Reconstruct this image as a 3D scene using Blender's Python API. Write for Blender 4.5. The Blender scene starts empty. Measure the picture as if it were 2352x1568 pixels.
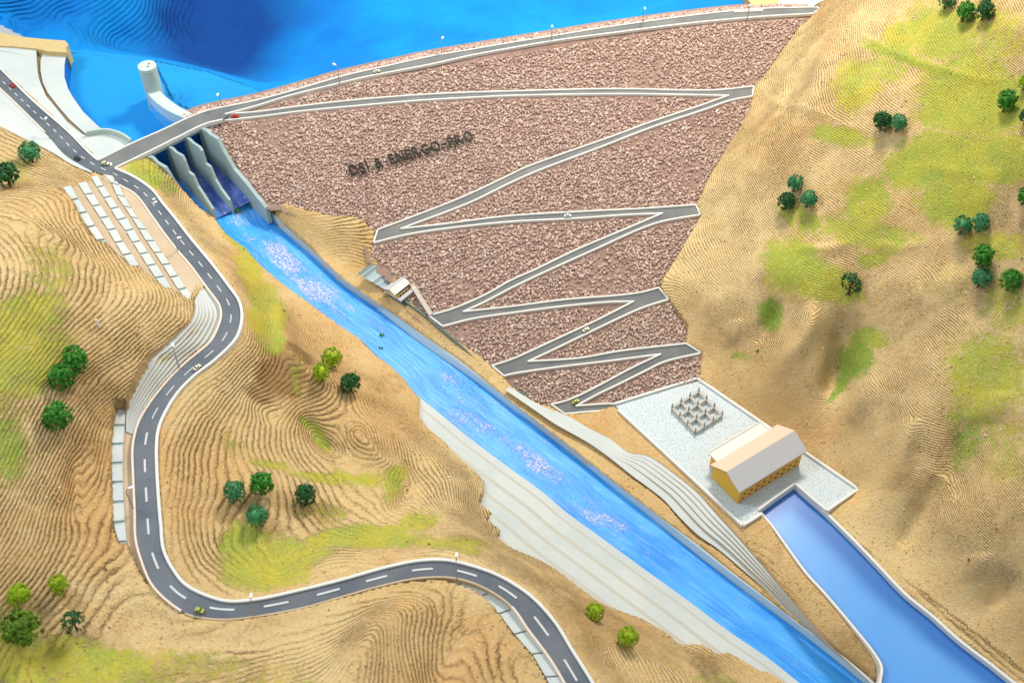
import bpy, bmesh, math, random
import numpy as np
from mathutils import Vector, Matrix
R = random.Random(7)
rng = np.random.default_rng(11)
sc = bpy.context.scene
COL = sc.collection

# ------------------------------------------------------------------ camera
FPX, CW, CH = 2744.0, 2352.0, 1568.0
TH = math.radians(48.0)
TGT = np.array([0.0, 0.0, 1.0]); DIST = 27.44
CAM = TGT + DIST * np.array([0, -math.cos(TH), math.sin(TH)])
FW = np.array([0, math.cos(TH), -math.sin(TH)])
UPV = np.array([0, math.sin(TH), math.cos(TH)])
RT = np.array([1.0, 0, 0])

def ray(px, py):
    return FW * FPX + RT * (px - CW / 2) - UPV * (py - CH / 2)
def U(px, py, z):
    d = ray(px, py); t = (z - CAM[2]) / d[2]
    return CAM + d * t
def proj(P):
    P = np.asarray(P, float); v = P - CAM
    dz = v @ FW
    return CW / 2 + FPX * (v @ RT) / dz, CH / 2 - FPX * (v @ UPV) / dz
def hit_plane(px, py, p0, n):
    d = ray(px, py); t = ((np.asarray(p0) - CAM) @ n) / (d @ n)
    return CAM + d * t

cam = bpy.data.objects.new('camera', bpy.data.cameras.new('camera'))
COL.objects.link(cam)
cam.location = CAM.tolist()
cam.rotation_euler = (math.radians(90) - TH, 0, 0)
cam.data.sensor_width = 36.0
cam.data.lens = FPX / CW * 36.0
cam.data.clip_end = 400
cam.data.dof.use_dof = True
cam.data.dof.focus_distance = 27.5
cam.data.dof.aperture_fstop = 0.55
sc.camera = cam

# ------------------------------------------------------------------ curves
def catmull(P, n=8, closed=False):
    P = [np.asarray(p, float) for p in P]
    out = []
    m = len(P)
    for i in range(m - 1):
        p0 = P[i - 1] if i > 0 else 2 * P[0] - P[1]
        p1, p2 = P[i], P[i + 1]
        p3 = P[i + 2] if i + 2 < m else 2 * P[-1] - P[-2]
        a0 = max(np.linalg.norm(p1 - p0), 1e-6) ** .5; a1 = max(np.linalg.norm(p2 - p1), 1e-6) ** .5
        a2 = max(np.linalg.norm(p3 - p2), 1e-6) ** .5
        m1 = (p1 - p0) / a0 - (p2 - p0) / (a0 + a1) + (p2 - p1) / a1
        m2 = (p2 - p1) / a1 - (p3 - p1) / (a1 + a2) + (p3 - p2) / a2
        m1 *= a1; m2 *= a1
        for k in range(n):
            t = k / n
            out.append((2*t**3-3*t*t+1)*p1 + (t**3-2*t*t+t)*m1 + (-2*t**3+3*t*t)*p2 + (t**3-t*t)*m2)
    out.append(P[-1])
    return out
def cumlen(P):
    P = np.asarray(P); d = np.linalg.norm(np.diff(P, axis=0), axis=1)
    return np.concatenate([[0], np.cumsum(d)])
def resample(P, n):
    P = np.asarray(P, float); L = cumlen(P); s = np.linspace(0, L[-1], n)
    return np.stack([np.interp(s, L, P[:, k]) for k in range(P.shape[1])], 1)
def inpoly(x, y, poly):
    poly = np.asarray(poly)[:, :2]; ins = np.zeros(np.shape(x), bool)
    n = len(poly); j = n - 1
    for i in range(n):
        xi, yi = poly[i]; xj, yj = poly[j]
        if yi != yj:
            c = ((yi > y) != (yj > y)) & (x < (xj - xi) * (y - yi) / (yj - yi) + xi)
            ins ^= c
        j = i
    return ins
def dist_poly(x, y, poly):
    """distance to an open polyline"""
    poly = np.asarray(poly)[:, :2]; best = np.full(np.shape(x), 1e9)
    for a, b in zip(poly[:-1], poly[1:]):
        d = b - a; L = d @ d
        if L < 1e-12: continue
        t = np.clip(((x - a[0]) * d[0] + (y - a[1]) * d[1]) / L, 0, 1)
        best = np.minimum(best, np.hypot(x - a[0] - t * d[0], y - a[1] - t * d[1]))
    return best
# cheap smooth value noise (numpy)
def vnoise(x, y, seed=0):
    def h(ix, iy):
        n = (ix.astype(np.int64) * 374761393 + iy.astype(np.int64) * 668265263 + seed * 1442695041) & 0xffffffff
        n = ((n ^ (n >> 13)) * 1274126177) & 0xffffffff
        return ((n ^ (n >> 16)) & 0xffff) / 65535.0
    x0 = np.floor(x); y0 = np.floor(y); fx = x - x0; fy = y - y0
    fx = fx * fx * (3 - 2 * fx); fy = fy * fy * (3 - 2 * fy)
    a = h(x0, y0); b = h(x0 + 1, y0); c = h(x0, y0 + 1); d = h(x0 + 1, y0 + 1)
    return (a * (1 - fx) + b * fx) * (1 - fy) + (c * (1 - fx) + d * fx) * fy
def fbm(x, y, seed=0, oct=4):
    s = 0; a = .5; f = 1
    for o in range(oct):
        s = s + a * (vnoise(x * f, y * f, seed + o * 17) - .5); a *= .5; f *= 2.03
    return s

# ------------------------------------------------------------------ materials
class NT:
    def __init__(self, name):
        self.m = bpy.data.materials.new(name); self.m.use_nodes = True
        self.t = self.m.node_tree; self.N = self.t.nodes; self.L = self.t.links
        self.b = self.N['Principled BSDF']
    def n(self, typ, **kw):
        nd = self.N.new(typ)
        for k, v in kw.items():
            if k in nd.inputs.keys(): self.set(nd.inputs[k], v)
            else: setattr(nd, k, v)
        return nd
    def set(self, sock, v):
        if isinstance(v, bpy.types.NodeSocket): self.L.new(v, sock)
        elif isinstance(v, (tuple, list)) and len(v) == 3 and sock.type == 'RGBA': sock.default_value = (*v, 1)
        else: sock.default_value = v
    def math(self, op, a, b=None, c=None, clamp=False):
        nd = self.N.new('ShaderNodeMath'); nd.operation = op; nd.use_clamp = clamp
        self.set(nd.inputs[0], a)
        if b is not None: self.set(nd.inputs[1], b)
        if c is not None: self.set(nd.inputs[2], c)
        return nd.outputs[0]
    def mix(self, f, a, b, mode='MIX'):
        nd = self.N.new('ShaderNodeMix'); nd.data_type = 'RGBA'; nd.blend_type = mode
        self.set(nd.inputs[0], f); self.set(nd.inputs[6], a); self.set(nd.inputs[7], b)
        return nd.outputs[2]
    def noise(self, scale, detail=4, rough=.55, vec=None, dist=0.0):
        nd = self.N.new('ShaderNodeTexNoise')
        nd.inputs['Scale'].default_value = scale; nd.inputs['Detail'].default_value = detail
        nd.inputs['Roughness'].default_value = rough; nd.inputs['Distortion'].default_value = dist
        self.L.new(vec if vec is not None else self.pos(), nd.inputs['Vector'])
        return nd.outputs['Fac']
    def pos(self):
        if not hasattr(self, '_p'): self._p = self.N.new('ShaderNodeNewGeometry').outputs['Position']
        return self._p
    def attr(self, name):
        nd = self.N.new('ShaderNodeAttribute'); nd.attribute_name = name; return nd.outputs['Fac']
    def ss(self, v, a, b):
        nd = self.N.new('ShaderNodeMapRange'); nd.interpolation_type = 'SMOOTHSTEP'
        self.set(nd.inputs[0], v); nd.inputs[1].default_value = a; nd.inputs[2].default_value = b
        return nd.outputs[0]
    def bump(self, h, strength=.5, dist=.02, prev=None):
        nd = self.N.new('ShaderNodeBump'); self.set(nd.inputs['Strength'], strength)
        nd.inputs['Distance'].default_value = dist; self.L.new(h, nd.inputs['Height'])
        if prev is not None: self.L.new(prev, nd.inputs['Normal'])
        return nd.outputs['Normal']
    def fin(self, col=None, rough=.8, normal=None, **kw):
        if col is not None: self.set(self.b.inputs['Base Color'], col)
        self.set(self.b.inputs['Roughness'], rough)
        if normal is not None: self.L.new(normal, self.b.inputs['Normal'])
        for k, v in kw.items(): self.set(self.b.inputs[k.replace('_', ' ')], v)
        return self.m

def s2l(r, g, b):
    f = lambda c: (c / 255 / 12.92) if c <= 10 else ((c / 255 + .055) / 1.055) ** 2.4
    return (f(r), f(g), f(b))

def mat_simple(name, rgb, rough=.7, var=.08, scale=6.0, bump=.0, bscale=40, spec=.35, metallic=0.0):
    n = NT(name)
    f = n.noise(scale, 5)
    a = tuple(c * (1 - var) for c in rgb); b = tuple(min(1, c * (1 + var)) for c in rgb)
    col = n.mix(f, a, b)
    nm = n.bump(n.noise(bscale, 3), bump, .01) if bump else None
    return n.fin(col, rough, nm, Specular_IOR_Level=spec, Metallic=metallic)

M = {}
def build_materials():
    # tan hillside: sand paint, contour ribs cut at constant height, flocked grass patches
    n = NT('sand_hill')
    grass, green, warm, ribp, riba, pale = [n.attr(k) for k in ('grass', 'green', 'warm', 'ribp', 'riba', 'pale')]
    dirt = n.attr('dirt'); big = n.noise(.55, 4); mid = n.noise(2.6, 5); fine = n.noise(15, 4, .65); vfine = n.noise(24, 3, .65)
    tan = n.mix(n.ss(big, .3, .7), s2l(214, 184, 130), s2l(200, 166, 112))
    tan = n.mix(n.math('MULTIPLY', n.ss(mid, .42, .75), .55), tan, s2l(214, 190, 144))
    tan = n.mix(n.math('MULTIPLY', warm, .75), tan, s2l(192, 142, 84))
    tan = n.mix(n.math('MULTIPLY', pale, .75), tan, s2l(214, 192, 142))
    tan = n.mix(n.math('MULTIPLY', n.ss(fine, .54, .72), .5), tan, s2l(132, 96, 54))
    tan = n.mix(n.math('MULTIPLY', n.ss(vfine, .57, .68), .6), tan, s2l(240, 214, 164))
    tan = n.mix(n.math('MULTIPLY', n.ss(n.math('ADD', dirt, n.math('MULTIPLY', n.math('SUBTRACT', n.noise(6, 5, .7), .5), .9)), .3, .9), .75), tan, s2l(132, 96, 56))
    g1 = n.mix(n.ss(n.noise(1.5, 3), .35, .65), s2l(192, 176, 62), s2l(164, 168, 66))
    g2 = n.mix(green, g1, s2l(110, 150, 52))
    g2 = n.mix(n.math('MULTIPLY', n.ss(n.noise(18, 4, .65), .5, .7), .5), g2, s2l(216, 208, 104))
    gm = n.math('ADD', grass, n.math('MULTIPLY', n.math('SUBTRACT', n.noise(5, 8, .75), .5), 1.5))
    gm = n.math('ADD', gm, n.math('MULTIPLY', n.math('SUBTRACT', n.noise(14, 4, .7), .5), 1.2))
    gmask = n.ss(gm, .25, .75)
    wob = n.math('ADD', n.math('MULTIPLY', n.math('SUBTRACT', n.noise(1.6, 3), .5), 1.0), n.math('MULTIPLY', n.math('SUBTRACT', n.noise(12, 3), .5), .5))
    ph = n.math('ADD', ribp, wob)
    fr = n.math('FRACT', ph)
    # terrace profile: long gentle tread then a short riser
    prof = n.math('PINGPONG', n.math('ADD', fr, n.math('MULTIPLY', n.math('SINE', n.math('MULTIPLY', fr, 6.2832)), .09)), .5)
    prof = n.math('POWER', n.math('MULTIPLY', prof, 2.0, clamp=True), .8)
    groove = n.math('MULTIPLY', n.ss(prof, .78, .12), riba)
    # shade inside the cut grooves, painted into the sand colour as brown
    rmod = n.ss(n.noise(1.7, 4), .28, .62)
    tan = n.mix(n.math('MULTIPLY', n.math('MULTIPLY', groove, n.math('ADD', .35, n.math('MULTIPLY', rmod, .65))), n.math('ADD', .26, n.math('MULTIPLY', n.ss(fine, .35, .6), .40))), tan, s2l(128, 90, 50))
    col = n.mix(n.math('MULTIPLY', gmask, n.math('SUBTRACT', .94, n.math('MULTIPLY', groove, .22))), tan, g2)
    amp = n.math('MULTIPLY', riba, n.math('ADD', .35, n.math('MULTIPLY', rmod, .9)))
    amp = n.math('MULTIPLY', amp, n.math('SUBTRACT', 1.0, n.math('MULTIPLY', gmask, .45)))
    nm = n.bump(n.math('MULTIPLY', prof, amp), 1.0, .042)
    lump = n.math('ADD', n.math('MULTIPLY', n.noise(9, 5, .65), .6), n.math('MULTIPLY', n.noise(24, 4, .65), .9))
    nm = n.bump(lump, .75, .045, nm)
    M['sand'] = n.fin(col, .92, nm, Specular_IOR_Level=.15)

    n = NT('blue_bed_paint')
    deep, ribp, riba = n.attr('deep'), n.attr('ribp'), n.attr('riba')
    b1 = n.mix(n.ss(n.noise(.5, 4), .3, .7), s2l(0, 120, 206), s2l(0, 142, 220))
    b1 = n.mix(n.math('MULTIPLY', n.ss(n.noise(2.2, 5, .6, dist=1.0), .5, .8), .35), b1, s2l(30, 142, 214))
    mp = n.n('ShaderNodeMapping'); n.L.new(n.pos(), mp.inputs['Vector']); mp.inputs['Rotation'].default_value = (0, 0, .5); mp.inputs['Scale'].default_value = (.45, 7, 1)
    b1 = n.mix(n.math('MULTIPLY', n.ss(n.noise(1.6, 4, vec=mp.outputs[0]), .5, .72), .28), b1, s2l(0, 108, 205))
    b1 = n.mix(n.math('MULTIPLY', deep, .95), b1, s2l(0, 58, 132))  # darker depth tint, with the valley's shade painted into the blue
    b1 = n.mix(n.math('MULTIPLY', n.attr('shoal'), .55), b1, s2l(40, 152, 218))
    ph = n.math('ADD', ribp, n.math('MULTIPLY', n.math('SUBTRACT', n.noise(1.6, 3), .5), .9))
    prof = n.math('MULTIPLY', n.math('PINGPONG', n.math('FRACT', ph), .5), 2.0)
    nm = n.bump(n.math('MULTIPLY', prof, riba), 1.0, .055)
    nm = n.bump(n.noise(14, 4), .25, .03, nm)
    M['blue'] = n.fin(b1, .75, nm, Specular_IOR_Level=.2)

    def asphalt(name, c0, c1):
        n = NT(name)
        col = n.mix(n.ss(n.noise(1.3, 4), .3, .7), c0, c1)
        col = n.mix(n.math('MULTIPLY', n.ss(n.noise(90, 2), .55, .75), .35), col, tuple(min(1, c * 1.9) for c in c1))
        col = n.mix(n.math('MULTIPLY', n.ss(n.noise(7, 5, .7), .58, .75), .3), col, s2l(150, 135, 118))
        return n.fin(col, n.math('ADD', .45, n.math('MULTIPLY', n.noise(5, 3), .25)), n.bump(n.noise(80, 2), .25, .006), Specular_IOR_Level=.4)
    M['asphalt'] = asphalt('dark_asphalt', s2l(82, 89, 98), s2l(100, 105, 112))
    M['asphalt2'] = asphalt('grey_asphalt', s2l(98, 101, 103), s2l(118, 118, 115))
    M['kerb'] = mat_simple('white_kerb_card', s2l(216, 215, 208), .6, .06, 9)
    M['kerb_dirty'] = mat_simple('pinkish_white_kerb', s2l(226, 208, 192), .7, .1, 12)
    M['mark'] = mat_simple('road_paint', s2l(200, 202, 200), .6, .05, 9)
    # concrete card
    n = NT('pale_concrete')
    col = n.mix(n.ss(n.noise(.9, 4), .3, .7), s2l(186, 194, 192), s2l(200, 203, 197))
    col = n.mix(n.math('MULTIPLY', n.ss(n.noise(4.5, 6, .7), .55, .8), .45), col, s2l(192, 178, 154))
    col = n.mix(n.math('MULTIPLY', n.ss(n.noise(60, 2), .66, .76), .3), col, s2l(160, 150, 135))
    M['conc'] = n.fin(col, .75, n.bump(n.noise(40, 3), .12, .01), Specular_IOR_Level=.3)
    M['conc_worn'] = mat_simple('worn_beige_concrete', s2l(184, 182, 170), .8, .07, 3, .12, 30)  # slightly darker beige for the terrace risers
    n = NT('tan_plaster_slope')
    col = n.mix(n.ss(n.noise(1.2, 4), .3, .7), s2l(188, 166, 136), s2l(198, 178, 150))
    M['plaster'] = n.fin(col, .85, n.bump(n.noise(30, 3), .15, .01), Specular_IOR_Level=.2)
    M['pier'] = mat_simple('grey_green_concrete', s2l(156, 174, 174), .6, .07, 3, .1, 30)
    M['bluecard'] = mat_simple('pale_blue_card', s2l(186, 212, 222), .6, .05, 3, .08, 30)
    M['waterline'] = mat_simple('light_blue_paint', s2l(96, 186, 232), .5, .05, 3)
    M['bluewall'] = mat_simple('blue_wall_paint', s2l(24, 104, 190), .5, .12, 3)
    M['drain'] = mat_simple('dark_green_grey_card', s2l(84, 96, 88), .6, .12, 4)
    # channel water: poured resin with streaks and froth, uv runs along the flow
    n = NT('channel_resin')
    uv = n.N.new('ShaderNodeUVMap'); uv.uv_map = 'flow'
    def mapped(sx, sy):
        mp = n.n('ShaderNodeMapping'); n.L.new(uv.outputs[0], mp.inputs['Vector']); mp.inputs['Scale'].default_value = (sx, sy, 1); return mp.outputs[0]
    frth = n.attr('froth'); purp = n.attr('purple')
    base = n.mix(n.ss(n.noise(1.0, 4, vec=mapped(.6, 2.2)), .3, .7), s2l(30, 134, 224), s2l(72, 166, 238))
    base = n.mix(n.math('MULTIPLY', n.ss(n.noise(1.0, 5, .65, vec=mapped(1.2, 14)), .48, .72), .55), base, s2l(128, 188, 240))
    base = n.mix(n.math('MULTIPLY', n.ss(n.noise(1.0, 5, .65, vec=mapped(1.0, 18)), .56, .76), .55), base, s2l(0, 104, 206))
    base = n.mix(purp, base, n.mix(n.ss(n.noise(4, 4), .35, .7), s2l(56, 84, 164), s2l(112, 130, 204)))
    fn = n.math('ADD', n.noise(1.0, 6, .72, vec=mapped(1.1, 2.4)), n.math('MULTIPLY', n.noise(1.0, 4, .7, vec=mapped(11, 14)), .55))
    fm = n.ss(n.math('ADD', fn, frth), .88, 1.06)
    fm = n.math('MULTIPLY', fm, n.ss(n.noise(20, 4, .65), .38, .56))
    base = n.mix(n.math('MULTIPLY', fm, .9), base, s2l(206, 208, 240))
    vor = n.n('ShaderNodeTexVoronoi'); n.L.new(n.pos(), vor.inputs['Vector']); vor.inputs['Scale'].default_value = 13
    bub = n.math('MULTIPLY', n.ss(vor.outputs['Distance'], .24, .05), n.ss(n.math('ADD', n.noise(1.4, 3), n.math('MULTIPLY', frth, .8)), .6, .75))
    nm = n.bump(n.noise(1.0, 5, .6, vec=mapped(2.5, 12)), .35, .03)
    nm = n.bump(n.math('ADD', n.math('MULTIPLY', fm, n.noise(40, 3)), bub), .8, .022, nm)
    M['resin'] = n.fin(base, .38, nm, Specular_IOR_Level=.3)
    n = NT('tailrace_acrylic')
    edge = n.attr('edge')
    col = n.mix(n.ss(n.noise(.4, 3), .3, .7), s2l(66, 144, 218), s2l(82, 152, 220))
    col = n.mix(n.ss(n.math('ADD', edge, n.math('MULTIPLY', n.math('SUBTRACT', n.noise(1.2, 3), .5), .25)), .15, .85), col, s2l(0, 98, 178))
    col = n.mix(n.math('MULTIPLY', n.ss(n.noise(55, 2), .70, .78), .35), col, s2l(40, 70, 140))
    M['acrylic'] = n.fin(col, .27, n.bump(n.noise(60, 2), .03, .004), Specular_IOR_Level=1.0, Coat_Weight=.25, Coat_Roughness=.2)
    # speckled grey gravel card of the plaza
    n = NT('speckled_gravel')
    col = n.mix(n.noise(38, 3, .7), s2l(156, 174, 180), s2l(222, 227, 226))
    col = n.mix(n.math('MULTIPLY', n.ss(n.noise(30, 3), .54, .66), .75), col, s2l(112, 130, 138))
    col = n.mix(n.math('MULTIPLY', n.ss(n.noise(60, 2), .6, .68), .7), col, s2l(240, 240, 236))
    M['gravel'] = n.fin(col, .7, n.bump(n.noise(90, 2), .4, .008))
    # dam rock
    n = NT('brown_rock_chips')
    g = n.N.new('ShaderNodeNewGeometry').outputs['Random Per Island']
    col = n.mix(g, s2l(164, 132, 118), s2l(218, 192, 176))
    col = n.mix(n.ss(g, .93, .97), col, s2l(218, 204, 196))
    col = n.mix(n.math('MULTIPLY', n.ss(n.noise(.7, 4), .35, .7), .5), col, s2l(198, 174, 158))
    col = n.mix(n.math('MULTIPLY', n.ss(n.noise(30, 3), .5, .75), .35), col, s2l(150, 108, 94))
    M['rock'] = n.fin(col, .62, n.bump(n.noise(45, 3), .3, .015), Specular_IOR_Level=.45)
    n = NT('sand_grit')
    g = n.N.new('ShaderNodeNewGeometry').outputs['Random Per Island']
    col = n.mix(g, s2l(176, 138, 86), s2l(226, 198, 146)); col = n.mix(n.ss(g, .9, .95), col, s2l(120, 88, 54)); col = n.mix(n.ss(g, .985, .99), col, s2l(236, 232, 222))
    M['grit'] = n.fin(col, .9, None, Specular_IOR_Level=.15)
    n = NT('dusty_glue_bed')
    col = n.mix(n.noise(6, 5), s2l(118, 90, 80), s2l(178, 148, 132))
    M['rockbed'] = n.fin(col, .85, n.bump(n.noise(26, 4), .7, .04))
    M['letter'] = mat_simple('black_green_plastic', s2l(26, 30, 24), .5, .1, 8, spec=.2)
    M['ochre'] = mat_simple('ochre_card', s2l(216, 172, 62), .7, .06, 4, .05, 40)
    n = NT('grooved_ochre_card')
    col = n.mix(n.noise(4, 4), s2l(196, 148, 62), s2l(212, 164, 74))
    M['ochre2'] = n.fin(col, .75, n.bump(n.noise(40, 3), .1, .01))  # darker copy of the ochre, shade of the front wall painted in
    M['roof'] = mat_simple('pale_roof_card', s2l(184, 182, 182), .6, .03, 5)
    M['cream'] = mat_simple('cream_roof_card', s2l(228, 218, 202), .6, .03, 5)
    M['pink'] = mat_simple('peach_roof_card', s2l(216, 188, 164), .6, .04, 5)  # roof card with the warm light on the back slope painted in
    M['hole'] = mat_simple('dark_window', s2l(40, 26, 16), .5, .1, 5)
    M['steel'] = mat_simple('grey_lattice_plastic', s2l(146, 152, 158), .5, .08, 8)
    M['beige'] = mat_simple('beige_lattice_plastic', s2l(202, 196, 186), .55, .06, 8)
    M['pole'] = mat_simple('brownish_grey_pole', s2l(150, 146, 138), .5, .1, 10)
    M['lamp'] = mat_simple('white_lamp_head', s2l(236, 236, 230), .5, .03, 10)
    M['tower'] = mat_simple('grey_green_tower_card', s2l(176, 192, 184), .6, .05, 4, .06, 30)
    M['cap'] = mat_simple('pale_cap_card', s2l(190, 205, 196), .6, .04, 5)
    M['edge'] = mat_simple('sandy_foam_edge', s2l(200, 176, 124), .9, .18, 12, .5, 40)
    M['trench'] = mat_simple('dirty_trench', s2l(150, 130, 96), .9, .25, 12, .4, 30)
    M['black'] = mat_simple('black_rubber', (.02, .02, .022), .6)
    M['glass'] = mat_simple('car_window', (.03, .035, .04), .2, spec=.6)
    M['white_chip'] = mat_simple('white_plaster_chip', s2l(230, 230, 224), .7)
    for k, c in dict(red=(196, 44, 30), cream=(232, 226, 190), dark=(44, 48, 54), white=(236, 234, 228), lime=(170, 176, 62)).items():
        M['car_' + k] = mat_simple('car_paint_' + k, s2l(*c), .35, .04, 8, spec=.5)
    for k, c in dict(red=(190, 52, 40),).items():
        M['fl_' + k] = mat_simple('flock_' + k, s2l(*c), .8)
    def leaf(name, a, b, c):
        n = NT(name)
        g = n.N.new('ShaderNodeNewGeometry').outputs['Random Per Island']
        col = n.mix(g, a, b); col = n.mix(n.ss(g, .86, .98), col, c)
        col = n.mix(n.math('MULTIPLY', n.ss(n.noise(7, 3), .4, .7), .3), col, a)
        return n.fin(col, .6, None, Specular_IOR_Level=.3)
    M['leaf_dark'] = leaf('dark_leaves', s2l(26, 72, 36), s2l(54, 112, 56), s2l(86, 142, 74))
    M['leaf_green'] = leaf('green_leaves', s2l(36, 108, 26), s2l(76, 156, 46), s2l(126, 186, 74))
    M['leaf_teal'] = leaf('teal_fluff', s2l(50, 124, 78), s2l(84, 158, 104), s2l(124, 184, 126))
    M['leaf_lime'] = leaf('lime_fluff', s2l(136, 170, 14), s2l(176, 200, 32), s2l(206, 220, 70))
    M['leaf_olive'] = leaf('olive_leaves', s2l(74, 108, 16), s2l(112, 146, 34), s2l(146, 172, 52))
    M['trunk'] = mat_simple('dark_twig', s2l(74, 46, 36), .85, .2, 14)
build_materials()

# ------------------------------------------------------------------ object helpers
def obj(name, mesh, mat=None, parent=None, label=None, cat=None, group=None, kind=None):
    o = bpy.data.objects.new(name, mesh); COL.objects.link(o)
    if mat is not None and mesh is not None and not mesh.materials: mesh.materials.append(M[mat] if isinstance(mat, str) else mat)
    if parent is not None: o.parent = parent
    if label: o['label'] = label
    if cat: o['category'] = cat
    if group: o['group'] = group
    if kind: o['kind'] = kind
    return o
def empty(name, loc, label, cat, group=None, rz=0.0):
    o = bpy.data.objects.new(name, None); COL.objects.link(o)
    o.location = [float(v) for v in loc]; o.rotation_euler = (0, 0, rz)
    o.empty_display_size = .1
    o['label'] = label; o['category'] = cat
    if group: o['group'] = group
    return o
class MB:
    """vertex / face collector"""
    def __init__(self): self.v = []; self.f = []; self.mi = []
    def add(self, vs, fs, mi=0):
        o = len(self.v); self.v += [tuple(float(c) for c in p) for p in vs]
        for f in fs: self.f.append(tuple(i + o for i in f)); self.mi.append(mi)
        return self
    def mesh(self, name, mats=None, smooth=False, origin=(0, 0, 0)):
        m = bpy.data.meshes.new(name)
        v = [(a - origin[0], b - origin[1], c - origin[2]) for a, b, c in self.v]
        m.from_pydata(v, [], self.f); m.update()
        for mt in (mats or []): m.materials.append(M[mt] if isinstance(mt, str) else mt)
        if mats and len(mats) > 1:
            m.polygons.foreach_set('material_index', self.mi)
        if smooth: m.polygons.foreach_set('use_smooth', [True] * len(m.polygons))
        return m
    def box(self, c, sx, sy, sz, ax=None, mi=0):
        """box centred at c; ax = 3 axes"""
        ax = ax or ((1, 0, 0), (0, 1, 0), (0, 0, 1))
        a, b, d = [np.asarray(q, float) for q in ax]; c = np.asarray(c, float)
        vs = []
        for i in (-1, 1):
            for j in (-1, 1):
                for k in (-1, 1): vs.append(c + a * i * sx / 2 + b * j * sy / 2 + d * k * sz / 2)
        return self.add(vs, [(0, 1, 3, 2), (4, 6, 7, 5), (0, 4, 5, 1), (2, 3, 7, 6), (0, 2, 6, 4), (1, 5, 7, 3)], mi)
    def bar(self, p, q, w, h, mi=0, up=(0, 0, 1)):
        p = np.asarray(p, float); q = np.asarray(q, float); d = q - p; L = np.linalg.norm(d); d /= L
        s = np.cross(d, np.asarray(up, float))
        if np.linalg.norm(s) < 1e-5: s = np.array([1., 0, 0])
        s /= np.linalg.norm(s); u = np.cross(s, d)
        return self.box((p + q) / 2, L, w, h, (d, s, u), mi)
    def tube(self, pts, rad, seg=8, mi=0):
        pts = [np.asarray(p, float) for p in pts]
        rad = rad if hasattr(rad, '__len__') else [rad] * len(pts)
        vs = []; fs = []
        for i, p in enumerate(pts):
            d = pts[min(i + 1, len(pts) - 1)] - pts[max(i - 1, 0)]; d /= max(np.linalg.norm(d), 1e-9)
            a = np.cross(d, (0, 0, 1.)) if abs(d[2]) < .95 else np.cross(d, (0, 1., 0))
            a /= np.linalg.norm(a); b = np.cross(d, a)
            for k in range(seg):
                t = 2 * math.pi * k / seg
                vs.append(p + rad[i] * (a * math.cos(t) + b * math.sin(t)))
        for i in range(len(pts) - 1):
            for k in range(seg):
                fs.append((i*seg+k, i*seg+(k+1) % seg, (i+1)*seg+(k+1) % seg, (i+1)*seg+k))
        fs.append(tuple(range(seg))[::-1]); fs.append(tuple((len(pts)-1)*seg+k for k in range(seg)))
        return self.add(vs, fs, mi)
    def prism(self, top, thick, mi=0):
        """polygon (3d points) extruded down by thick"""
        n = len(top); bot = [(p[0], p[1], p[2] - thick) for p in top]
        fs = [tuple(range(n)), tuple(range(n, 2 * n))[::-1]] + [(i, i + n, (i + 1) % n + n, (i + 1) % n) for i in range(n)]
        return self.add(list(top) + bot, fs, mi)
def zipper(A, B):
    """triangle strip between two polylines"""
    A = np.asarray(A); B = np.asarray(B); i = j = 0; f = []; na = len(A)
    while i < len(A) - 1 or j < len(B) - 1:
        if j == len(B) - 1 or (i < len(A) - 1 and np.linalg.norm(A[i + 1] - B[j]) <= np.linalg.norm(A[i] - B[j + 1])):
            f.append((i, i + 1, na + j)); i += 1
        else:
            f.append((i, na + j + 1, na + j)); j += 1
    # orient up
    V = np.concatenate([A, B]); out = []
    for a, b, c in f:
        nz = np.cross(V[b] - V[a], V[c] - V[a])[2]
        out.append((a, b, c) if nz >= 0 else (a, c, b))
    return V, out
def side_normals(P):
    P = np.asarray(P, float); d = np.gradient(P[:, :2], axis=0)
    d /= np.maximum(np.linalg.norm(d, axis=1, keepdims=True), 1e-9)
    return np.stack([-d[:, 1], d[:, 0]], 1)
def sweep(mb, P, prof_fn, mi=0):
    """sweep a section: prof_fn(i) -> list of (side, z) offsets (constant count), open polyline, capped"""
    P = np.asarray(P, float); N = side_normals(P); k = len(prof_fn(0)); vs = []; fs = []
    for i, p in enumerate(P):
        for s, z in prof_fn(i): vs.append((p[0] + N[i, 0] * s, p[1] + N[i, 1] * s, p[2] + z))
    for i in range(len(P) - 1):
        for a in range(k):
            b = (a + 1) % k; fs.append((i*k+a, i*k+b, (i+1)*k+b, (i+1)*k+a))
    fs.append(tuple(range(k))[::-1]); fs.append(tuple((len(P) - 1) * k + a for a in range(k)))
    return mb.add(vs, fs, mi)
def kerb(mb, P, w=.045, h=.045, down=.06, mi=0, off=0.0):
    return sweep(mb, P, lambda i: [(off - w/2, -down), (off + w/2, -down), (off + w/2, h*.85), (off + w*.35, h), (off - w*.35, h), (off - w/2, h*.85)], mi)

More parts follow.
